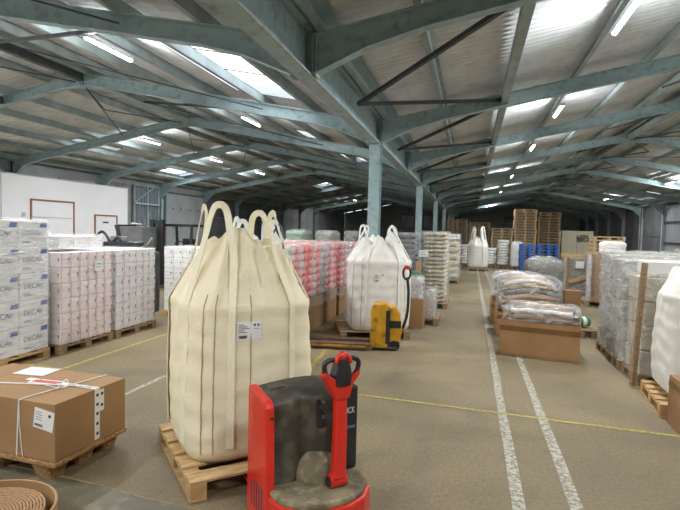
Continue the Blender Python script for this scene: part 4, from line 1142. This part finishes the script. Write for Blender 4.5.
# ---------------------------------------------------------------- far aisle end: bag, sacks, blue crates, pallets
pallet('wooden pallet under the far white bag at the end of the aisle', (-.14, 23.2, 0), 0, .95, .9, m=M_wood_old)
bgf = Bag(.8, .8, 1.0, 1.32, 9.1, topw=.62)
bulk_bag('far white bulk bag with upright loops at the end of the aisle', (.32, 23.65, .13), .1, bgf, M_bag_white, M_strap_white,
         [(5*a45-.3, 5*a45+.3, (-.22, -.2, 1.78), .08), (7*a45-.3, 7*a45+.3, (.18, -.2, 1.80), .08), (a45-.3, a45+.3, (.2, .2, 1.75), .08), (3*a45-.3, 3*a45+.3, (-.15, .2, 1.75), .08)], seams=False, res=.5, sw=.09)
def sack_mesh(w, d, h, m):
    b = MB()
    def fn(u, v):
        a = 2*PI*u; n = 3.5; c, s_ = math.cos(a), math.sin(a); r = (abs(c)**n+abs(s_)**n)**(-1/n); pv = -PI/2+PI*v; cp = abs(math.cos(pv))**.3
        return (c*r*w/2*cp, s_*r*d/2*cp, h/2+h/2*math.sin(pv))
    return b.grid(fn, 16, 6, closeu=True).mesh('sack', m, smooth=True)
skm = sack_mesh(.54, .9, .16, M_pack)
def sack_stack(label, x0, y0, nx, nl, group='stacks of white sacks'):
    t = thing('sack_stack', label, 'sacks', (x0, y0, 0), 0, group)
    for k in range(nl):
        for i in range(nx): link('sack', skm, t, (.26+.5*i+.015*((k*7+i) % 3-1), .45, .13+.135*k), .03*((k+i) % 3-1))
    return t
for (x, nx, nl, l) in ((-.95, 2, 7, 'white filled sacks stacked left of the far white bag'), (.72, 1, 6, 'low stack of white sacks right of the far white bag'), (1.3, 1, 9, 'tall neat stack of white sacks left of the blue crates')):
    pallet('wooden pallet under the ' + l.replace('white filled', 'stacked white'), (x, 26.0, 0), 0, .55*nx, .9, m=M_wood_old, group='pallets under the sacks', H=.12)
    sack_stack(l, x, 26.0, nx, nl)
pallet('wooden pallet under the upright white bag by the blue crates', (1.9, 25.8, 0), 0, .62, .8, m=M_wood_old)
bundle('white_bag', 'plain white bag standing between the sacks and the blue crates', 2.2, 26.1, .13, .58, .6, 1.2, 3, M_pack, None, amp=.04, cat='bag')
# blue plastic pallets stacked on edge -> seen as a blue slotted block
def blue_pallet(label, x, y, z, W=1.6, D=1.0):
    t = thing('plastic_pallet', label, 'pallet', (x, y, z), 0, 'blue plastic pallets')
    for yy in (0, .15, .3, .45, .6, .75, .9): MB().box(0, yy, .115, W, yy+.08, .135).build('deck_slat', M_blueplastic, t)
    for xx in (0, .34, .74, 1.14, W-.12):
        MB().box(xx, 0, .03, xx+.12, D, .114).build('foot_runner', M_blueplastic, t)
    MB().box(0, 0, 0, W, .1, .029).box(0, D-.1, 0, W, D, .029).build('skid', M_blueplastic, t)
    return t
bp0 = blue_pallet('blue plastic pallet, lowest of the blue stack', 2.22, 24.5, 0)
for i in range(1, 9): copy_tree(bp0, loc=(2.22+.01*((i*5) % 3), 24.5, .1365*i), rz=0, label='blue plastic pallet, %s from the floor in the blue stack' % ['', 'second', 'third', 'fourth', 'fifth', 'sixth', 'seventh', 'eighth', 'topmost, ninth'][i])

# distant pallet stacks
def far_pallet_mesh(W, D, H, m):
    b = MB(); tb = .024
    for i in range(5): y = (D-.1)*i/4; b.box(0, y, H-tb, W, y+.1, H)
    for y in (0, D-.1): b.box(0, y, H-2*tb, W, y+.1, H-tb); b.box(0, y, .0, W, y+.1, tb*.9)
    for x in (0, W/2-.05, W-.1):
        b.box(x, .1, H-2*tb, x+.1, D-.1, H-tb); b.box(x, .1, 0, x+.1, D-.1, tb*.9)
        for y in (0, D/2-.05, D-.1): b.box(x, y, tb, x+.1, y+.1, H-2*tb)
    return b.mesh('wooden_pallet', m)
M_fp = mat('stacked_pallet_wood', (214, 190, 150), (184, 156, 116), scale=3, rough=.8, stretch=(1, 6, 6))
fpm = far_pallet_mesh(1.12, .9, .15, M_fp)
fpm2 = far_pallet_mesh(1.12, .9, .15, M_wood_old)
ORD = ['bottom', 'second', 'third', 'fourth', 'fifth', 'sixth', 'seventh', 'eighth', 'ninth', 'tenth', 'eleventh', 'twelfth', 'thirteenth', 'fourteenth', 'fifteenth', 'sixteenth', 'seventeenth', 'eighteenth', 'nineteenth', 'twentieth', 'twenty-first', 'twenty-second', 'twenty-third', 'twenty-fourth']
def stack(x, y, n, label, me=fpm, rz=0):
    r = random.Random(int(x*10+y))
    for i in range(n):
        o = link('wooden_pallet', me, None, (x+r.uniform(-.025, .025), y+r.uniform(-.02, .02), .1515*i), r.uniform(-.02, .02))
        tag(o, ('topmost' if i == n-1 else ORD[i]) + (' pallet' if i in (0, n-1) else ' pallet up') + ' in ' + label, 'pallet', 'pallets in ' + label)
stack(2.27, 29, 20, 'the tallest far stack, behind the blue pallets', fpm)
stack(3.47, 29.1, 19, 'the tall dark stack right of the tallest one', fpm2)
stack(1.08, 29, 13, 'the shorter far stack left of the tallest one', fpm)
stack(-.1, 29.2, 15, 'the far stack behind the far white bag', fpm2)
stack(-1.3, 29.2, 16, 'the far stack at the left end, beyond the columns', fpm2)
stack(4.72, 22, 11, 'the stack right of the cream cabinet', fpm)
# cream cabinet body
t = thing('cream_cabinet', 'tall cream panelled cabinet with a dark scribbled sketch, beyond the timber rack', 'cabinet', (4.75, 29.6, 0))
MB().box(0, 0, 0, 1.58, .8, 1.93).build('cabinet_body', M_cream, t, bevel=.02)
MB().box(.77, -.012, .05, .785, -.002, 1.9).build('door_joint', M_card_d, t)
sc = MB(); r = random.Random(5)
for i in range(4): sc.tube(catmull([(.75+r.uniform(0, .6), -.006, 1.3+r.uniform(0, .4)) for _ in range(6)], 4), .018, 5)
sc.build('scribble', M_dark_print, t)

# ---------------------------------------------------------------- middle right: boxed goods under film
def open_box(label, x0, y0, x1, y1, h, seed, topH, fm, inner='gold', rz=0, pl=True, group='open boxes topped with film'):
    W, D = x1-x0, y1-y0
    t = thing('open_cardboard_box', label, 'box', ((x0+x1)/2, (y0+y1)/2, 0), rz, group)
    if pl: MB().box(-W/2+.01, -D/2+.01, .0, W/2-.01, D/2-.01, .035).build('base_board', M_wood_old, t)
    z = .036 if pl else 0
    wt = .012
    for (a, c, e, f) in ((-W/2, -D/2, W/2, -D/2+wt), (-W/2, D/2-wt, W/2, D/2), (-W/2, -D/2+wt, -W/2+wt, D/2-wt), (W/2-wt, -D/2+wt, W/2, D/2-wt)):
        MB().box(a, c, z, e, f, h).build('box_wall', M_card, t)
    MB().box(-W/2-.002, -D/2-.0025, h*.72, W/2+.002, -D/2-.0005, h*.86).build('packing_tape', mat('brown_tape', (120, 86, 48), (106, 74, 40), scale=5, rough=.3) if 'brown_tape' not in MATS else MATS['brown_tape'], t)
    return t, W, D
def metal_rows(x0, y0, x1, y1, z0, z1, seed, label, mats, n=4, fm=None, nl=3, amp=.05):
    """irregular long parts lying across, in layers, under a film hood"""
    W, D, H = x1-x0, y1-y0, z1-z0
    t = thing('film_covered_goods', label, 'wrapped goods', ((x0+x1)/2, (y0+y1)/2, z0), 0, 'film-covered goods in the middle aisle'); r = random.Random(seed)
    for k in range(nl):
        for j in range(n):
            m = mats[(k*3+j+seed) % len(mats)]; y = -D/2+D*(j+.5)/n; h = H/nl; L0 = -W/2+.03+r.uniform(0, .06); L1 = W/2-.03-r.uniform(0, .08)
            nseg = 7; pts = [(L0+(L1-L0)*i/nseg, y+r.uniform(-.01, .01), h*(k+.5)+r.uniform(-.012, .012)-.02*k*(abs(i/nseg-.5)*2)**2) for i in range(nseg+1)]
            MB().tube(pts, [h*.42*(1+r.uniform(-.12, .12)) for _ in pts], 8).build('wrapped_part', m, t, smooth=True)
    def fn(u, v):
        a = 2*PI*u; nn = 6; c, s_ = math.cos(a), math.sin(a); q = (abs(c)**nn+abs(s_)**nn)**(-1/nn)
        f = 1 if v < .55 else max(0, math.cos((v-.55)/.45*PI/2))**.6; z = H*.82*(v/.55) if v < .55 else H*(.82+.24*math.sin((v-.55)/.45*PI/2))
        w = amp*(1-abs(noise.noise(Vector((c*3.5+seed, s_*3.5, v*5))))*2.4)*.5
        return (c*q*f*(W/2+.01+w), s_*q*f*(D/2+.01+w), max(.004, z+amp*.8*noise.noise(Vector((c*f*4, s_*f*4+seed, 2)))))
    MB().grid(fn, 60, 24, closeu=True).build('film_hood', fm or M_film, t, smooth=True)
    return t
open_box('brown open cardboard box with taped rim, nearest in the middle aisle', .50, 7.1, 1.49, 7.9, .49, 1, .2, M_film, rz=-.2)
metal_rows(.53, 7.13, 1.46, 7.87, .495, .67, 3, 'puffed clear film over goods in the nearest brown box', [M_greyload, M_gold, M_whitepack, M_card_d], 4, M_film, 2).rotation_euler.z = -.2
open_box('second brown box in the middle aisle, behind the taped one', .45, 8.45, 1.42, 9.3, .42, 2, .2, M_film)
metal_rows(.48, 8.5, 1.42, 9.26, .44, .96, 7, 'film-covered bronze and brown goods stacked on the second brown box', [M_gold, M_greyload, M_whitepack, M_pinkwood, M_gold], 3, M_film, 6)
open_box('third brown box in the middle aisle', .42, 9.75, 1.35, 10.6, .42, 3, .2, M_film)
metal_rows(.44, 9.78, 1.32, 10.56, .44, .93, 9, 'film-covered goods on the third box of the middle aisle', [M_greyload, M_gold, M_whitepack], 3, M_film, 6)
pallet('wooden pallet under the dark grey film bundle', (1.2, 11.9, 0), 0, .85, .85, m=M_wood_old)
bundle('film_bundle', 'rounded dark grey film bundle behind the bronze goods', 1.62, 12.3, .127, .82, .78, 1.05, 8, M_film_grey, M_greyload, amp=.06)
# small box and rolls right of the boxes
pallet('low wooden pallet with a green and white roll, right of the brown boxes', (1.55, 8.9, 0), .1, .5, .75, m=M_wood_old, mb=M_wood_old)
t = thing('plastic_roll', 'green and white striped plastic roll on the low pallet', 'roll', (1.78, 9.2, .215), .4)
for i in range(6): MB().tube([(-.2+.066*i, 0, 0), (-.2+.066*(i+1), 0, 0)], .085, 18).build('roll_band', M_green if i % 2 else M_pack, t, smooth=False)
tag(MB().box(0, 0, 0, .36, .3, .4).build('cardboard_box', M_card_d, None, (2.12, 12.5, 0), bevel=.006), 'small brown box beside the timber-framed rack', 'box')

# timber-framed wrapped rack
t = thing('timber_crate', 'timber-framed crate wrapped in film with a diagonal brace, beside the brown cartons', 'crate', (2.45, 14.25, 0))
W, D, H = 1.1, .9, 1.16
for x in (0, W-.07):
    for y in (0, D-.07): MB().box(x, y, .1, x+.07, y+.07, H-.08).build('post', M_wood_old, t)
MB().box(-.02, -.02, H-.08, W+.02, .06, H).box(-.02, D-.06, H-.08, W+.02, D+.02, H).build('top_rail', M_wood, t)
MB().box(-.02, -.02, .02, W+.02, .06, .1).box(-.02, D-.06, .02, W+.02, D+.02, .1).build('bottom_rail', M_wood_old, t)
MB().bar((.05, -.03, .45), (W*.6, -.03, .68), .03, .09).build('diagonal_brace', M_wood, t)
MB().box(.1, .1, .1, W-.1, D-.1, H-.12).build('contents', M_greyload, t, bevel=.03)
film_shell(W-.14, D-.1, H-.12, 4, wr=.012, nu=48, nv=16, z0=.1).build('stretch_wrap', M_film_thick, t, (W/2, D/2, 0), smooth=True)
MB().box(.2, -.045, .82, .4, -.04, 1.0).build('label', M_paper, t)
# brown cartons column
def deco_lab(o, i, j, k, nx, ny, nz, cw, cd_, ch):
    if j == 0 and i == nx-1 and k in (0, 2, 4):
        q = MB().box(-.09, 0, -.05, .09, .003, .09).build('label', M_paper, o, (.0, -cd_/2-.03, ch*.45))
pallet('wooden pallet under the wrapped brown carton stack', (2.66, 13.0, 0), 0, .95, .95, m=M_wood_old)
load('wrapped stack of brown cartons with white labels, left of the silvery loads', 2.85, 13.05, 3.6, 13.9, .127, 1.24, 2, 2, 6, M_card_d, None, M_film_fine, 15, deco_lab)
bundle('plastic_bag', 'bunched milky film edge beside the brown cartons', 2.74, 13.1, .135, .11, .2, 1.1, 5, M_film_thick, M_whitepack, amp=.05)

# ---------------------------------------------------------------- right hand rows of silvery wrapped loads
GR = 'silvery film-wrapped loads along the right'
M_silver = mat('grey_white_bundled_goods', (204, 202, 192), (178, 176, 166), scale=3, rough=.5, bump=.25, bscale=14, stretch=(1, 1, .6))
M_tan = mat('pale_tan_carton', (202, 192, 170), (184, 174, 152), scale=3, rough=.7)
def silver(label, x0, y0, x1, y1, z1, seed, m=M_silver, nx=3, ny=3, nz=5, fm=M_film_thick):
    pallet('wooden pallet under the ' + label, (x0-.01, y0, 0), 0, x1-x0, y1-y0, m=M_wood_old, group='pallets along the right', nb=4)
    return load(label, x0+.01, y0+.02, x1-.01, y1-.02, .127, z1, nx, ny, nz, m, GR, fm, seed, None, jit=.012, wr=.022, gap=.02)
silver('silvery film-wrapped load, with a leaning timber post at its corner', 1.86, 6.24, 2.8, 6.84, 1.22, 31, M_tan, 3, 3, 4, M_film)
silver('second silvery wrapped load from the leaning post', 1.84, 6.9, 2.8, 7.5, 1.38, 33, fm=M_film_thick)
silver('third silvery wrapped load from the leaning post', 1.86, 7.56, 2.8, 8.15, 1.41, 35)
q = MB().bar((1.79, 6.19, .015), (1.83, 6.12, 1.38), .06, .03).build('leaning_post', M_wood_old); tag(q, 'brown timber post leaning against the corner of the silvery load', 'post')
for (x0, y0, x1, y1, z1, sd, l) in [(2.95, 6.3, 3.9, 7.2, 1.36, 41, 'pale wrapped load in the second right row, behind the near bag'), (2.95, 7.3, 3.9, 8.2, 1.42, 43, 'pale wrapped load in the second right row, next one back'), (2.95, 8.3, 3.9, 9.2, 1.42, 45, 'pale wrapped load in the second right row, farther back'),
                                   (4.05, 7.5, 5.0, 8.4, 1.4, 47, 'pale wrapped load in the third right row, near'), (4.05, 8.6, 5.0, 9.5, 1.45, 49, 'pale wrapped load in the third right row, far'), (3.0, 10.4, 3.95, 11.3, 1.36, 51, 'pale wrapped load standing alone behind the second right row'), (4.1, 11.0, 5.05, 11.9, 1.42, 53, 'pale wrapped load far right, behind the third row'), (5.2, 11.0, 6.15, 11.9, 1.42, 55, 'pale wrapped load at the far right edge'),
                                   (5.2, 9.0, 6.15, 9.9, 1.4, 57, 'pale wrapped load at the right edge, nearer')]:
    silver(l, x0, y0, x1, y1, z1, sd, M_silver if sd % 4 == 1 else M_tan, 3, 3, 5, M_film_thick)
for (x, y, z, w, l) in ((2.08, 6.5, 1.25, .34, 'pale carton on top of the load behind the right-hand bag, left one'), (2.46, 6.52, 1.25, .34, 'pale carton on top of the load behind the right-hand bag, right one')):
    tag(MB().box(-.16, -.2, 0, .16, .2, .14).build('carton', M_cardwhite, None, (x, y, z), bevel=.012), l, 'carton')
# big sack on top at the back
bundle('white_sack', 'slumped grey-white sack lying on the pale loads near the far stack of pallets', 3.3, 13.45, 1.285, .5, .5, .26, 12, M_pack, None, amp=.16, cat='sack')
for (x, y, l) in ((4.2, 14.2, 'white-topped wrapped load, left of the two far right ones'), (5.3, 14.2, 'white-topped wrapped load, right of the two far right ones')):
    pallet('wooden pallet under the ' + l, (x-.5, y-.4, 0), 0, 1.0, .9, m=M_wood_old)
    bundle('film_bundle', l, x, y+.05, .127, .98, .86, 1.2, int(x*3), M_film_thick, M_pack, amp=.03)
tag(MB().box(0, 0, 0, .12, .1, .2).build('notice_plate', mat('olive_plate', (120, 108, 76), (100, 90, 60), scale=4), None, (4.5, 11.4, 1.445)), 'small olive-brown block standing on a far right load', 'block')

# right bag with pallet
RZ3 = math.radians(-6)
pallet('orange-toned wooden pallet under the right-hand white bag', (1.74, 5.20, 0), RZ3, 1.02, .86, m=M_wood, mb=M_wood_b)
bgr = Bag(.88, .84, .98, 1.2, 6.6, topw=.72, bulge=.09, foot=.8)
bulk_bag('fat white bulk bag at the right edge with sagging open top', (2.32, 5.66, .13), RZ3, bgr, M_bag_white, M_strap_white,
         [(a45-.3, a45+.3, (.2, .2, 1.3), .08)], seams=False, res=.9)
# corner box at the right edge
t = thing('cardboard_box', 'brown cardboard box topped with film at the right edge of the photo', 'box', (1.76, 4.2, 0))
MB().box(0, 0, 0, .95, .88, .44).build('carton_body', M_card_d, t, bevel=.008)
MB().box(-.002, .0, .34, -.0005, .88, .39).build('packing_tape', MATS['brown_tape'], t)
bundle('film_bundle', 'clear film bundle with pinkish contents on the right-edge box', 2.22, 4.64, .445, .78, .74, .22, 14, M_film, M_whitepack, amp=.09)

# ---------------------------------------------------------------- left background: forklift and machines
fk = thing('forklift', 'dark forklift truck with overhead guard, parked before the grey sliding door', 'forklift', (-8.0, 12.9, 0), math.radians(4))
MB().box(-.45, -.5, .12, .55, .75, .78).build('body', M_darkmetal, fk, bevel=.06)
MB().box(-.4, .76, .1, .5, 1.1, .9).build('counterweight', M_greymachine, fk, bevel=.06)
for (x, y) in ((-.52, -.75), (-.24, -.75)): MB().box(x, y, .05, x+.11, y+.12, 1.82).build('mast_rail', M_dark, fk)
MB().box(-.52, -.73, 1.70, -.13, -.65, 1.80).box(-.52, -.73, .9, -.13, -.65, 1.0).build('mast_crossbar', M_dark, fk)
for x in (-.47, .52):
    MB().bar((x, -.45, .7), (x+.0, -.38, 1.66), .06).build('guard_post', M_dark, fk); MB().bar((x, .72, .8), (x, .62, 1.66), .06).build('guard_post', M_dark, fk)
g = MB().box(-.5, -.42, 1.64, .56, -.35, 1.71).box(-.5, .6, 1.64, .56, .67, 1.71).box(-.5, -.35, 1.64, -.43, .6, 1.71).box(.49, -.35, 1.64, .56, .6, 1.71); g.build('overhead_guard', M_dark, fk)
for i in range(5): MB().box(-.43+.19*i, -.35, 1.655, -.39+.19*i, .6, 1.7).build('guard_bar', M_dark, fk)
MB().box(-.1, -.1, .78, .3, .3, .84).build('seat', M_dark, fk, bevel=.02); MB().box(-.1, .28, .84, .3, .36, 1.3).build('seat_back', M_dark, fk, bevel=.03)
MB().tube([(.1+.14*math.cos(a), -.28, 1.1+.14*math.sin(a)) for a in [2*PI*i/16 for i in range(17)]], .014, 6).build('steering_wheel', M_dark, fk)
for (x, y) in ((-.45, -.35), (.5, -.35), (-.4, .8), (.45, .8)): MB().tube([(x-.07, y, .2), (x+.07, y, .2)], .2, 18).build('wheel', M_rubber, fk)
for x in (-.3, .2): MB().prism([(-1.7, .06), (-.75, .06), (-.75, .1), (-1.6, .08)], x-.05, x+.05, axis='X').build('fork', M_darkmetal, fk)
# extinguisher
t = thing('fire_extinguisher', 'red fire extinguisher hung on the wall post, seen through the forklift guard', 'extinguisher', (-13.9, 20.98, 1.05)); 
MB().lathe([(0, 0), (.08, 0), (.085, .02), (.085, .4), (.05, .46), (.02, .48), (0, .48)], 14).build('cylinder', M_red, t, smooth=True); MB().box(-.03, -.05, .48, .03, .06, .54).build('valve', M_dark, t)
t = thing('floor_machine', 'grey boxy machine left of the forklift, white lumps on top', 'machine', (-8.75, 11.9, 0))
MB().prism([(-.28, .3), (-.36, 1.62), (.42, 1.62), (.40, .3)], -.3, .4).build('hopper', M_greymachine, t, bevel=.02)
MB().box(-.3, -.32, 0, .42, .42, .31).build('base', M_darkmetal, t, bevel=.02)
MB().prism([(-.42, 1.64), (-.3, 1.3), (-.22, 1.34), (-.3, 1.66)], -.32, .42).build('spout', M_dark, t)
for (x, s_) in ((-.05, .1), (.12, .07)): MB().grid(lambda u, v, x=x, s_=s_: (x+s_*math.cos(2*PI*u)*math.sin(PI*v), s_*math.sin(2*PI*u)*math.sin(PI*v), 1.66+s_*.6*(1-math.cos(PI*v))*.5), 12, 6, closeu=True).build('lump', M_pack, t, smooth=True)
t = thing('tangled_machine', 'low dark machine with black hoop handles behind the white carton loads', 'machine', (-6.45, 8.1, 0), .2)
MB().box(-.55, -.3, .0, .75, .4, 1.16).build('body', M_darkmetal, t, bevel=.05)
MB().box(-.1, -.2, 1.16, .5, .25, 1.34).build('battery_box', M_dark, t, bevel=.03)
MB().box(.0, -.1, 1.34, .25, .1, 1.44).build('console', M_greymachine, t, bevel=.02)
for (x, w, h) in ((-.15, .14, .36), (.15, .1, .26)):
    MB().tube(catmull([(x-w, -.1, 1.12), (x-w*.9, -.1, 1.16+h*.6), (x, -.1, 1.16+h), (x+w*.9, -.1, 1.16+h*.6), (x+w, -.1, 1.12)], 6), .024, 8).build('hoop_handle', M_dark, t, smooth=True)
MB().tube(catmull([(.3, -.15, 1.3), (.5, -.15, 1.2), (.75, -.18, 1.3), (.82, -.18, 1.42), (.7, -.15, 1.22)], 5), .025, 8).build('hose', M_greymachine, t, smooth=True)
MB().tube(catmull([(-.5, -.15, 1.2), (-.42, -.18, 1.38), (-.3, -.2, 1.3), (-.2, -.2, 1.22)], 5), .014, 6).build('cable', M_dark, t, smooth=True)
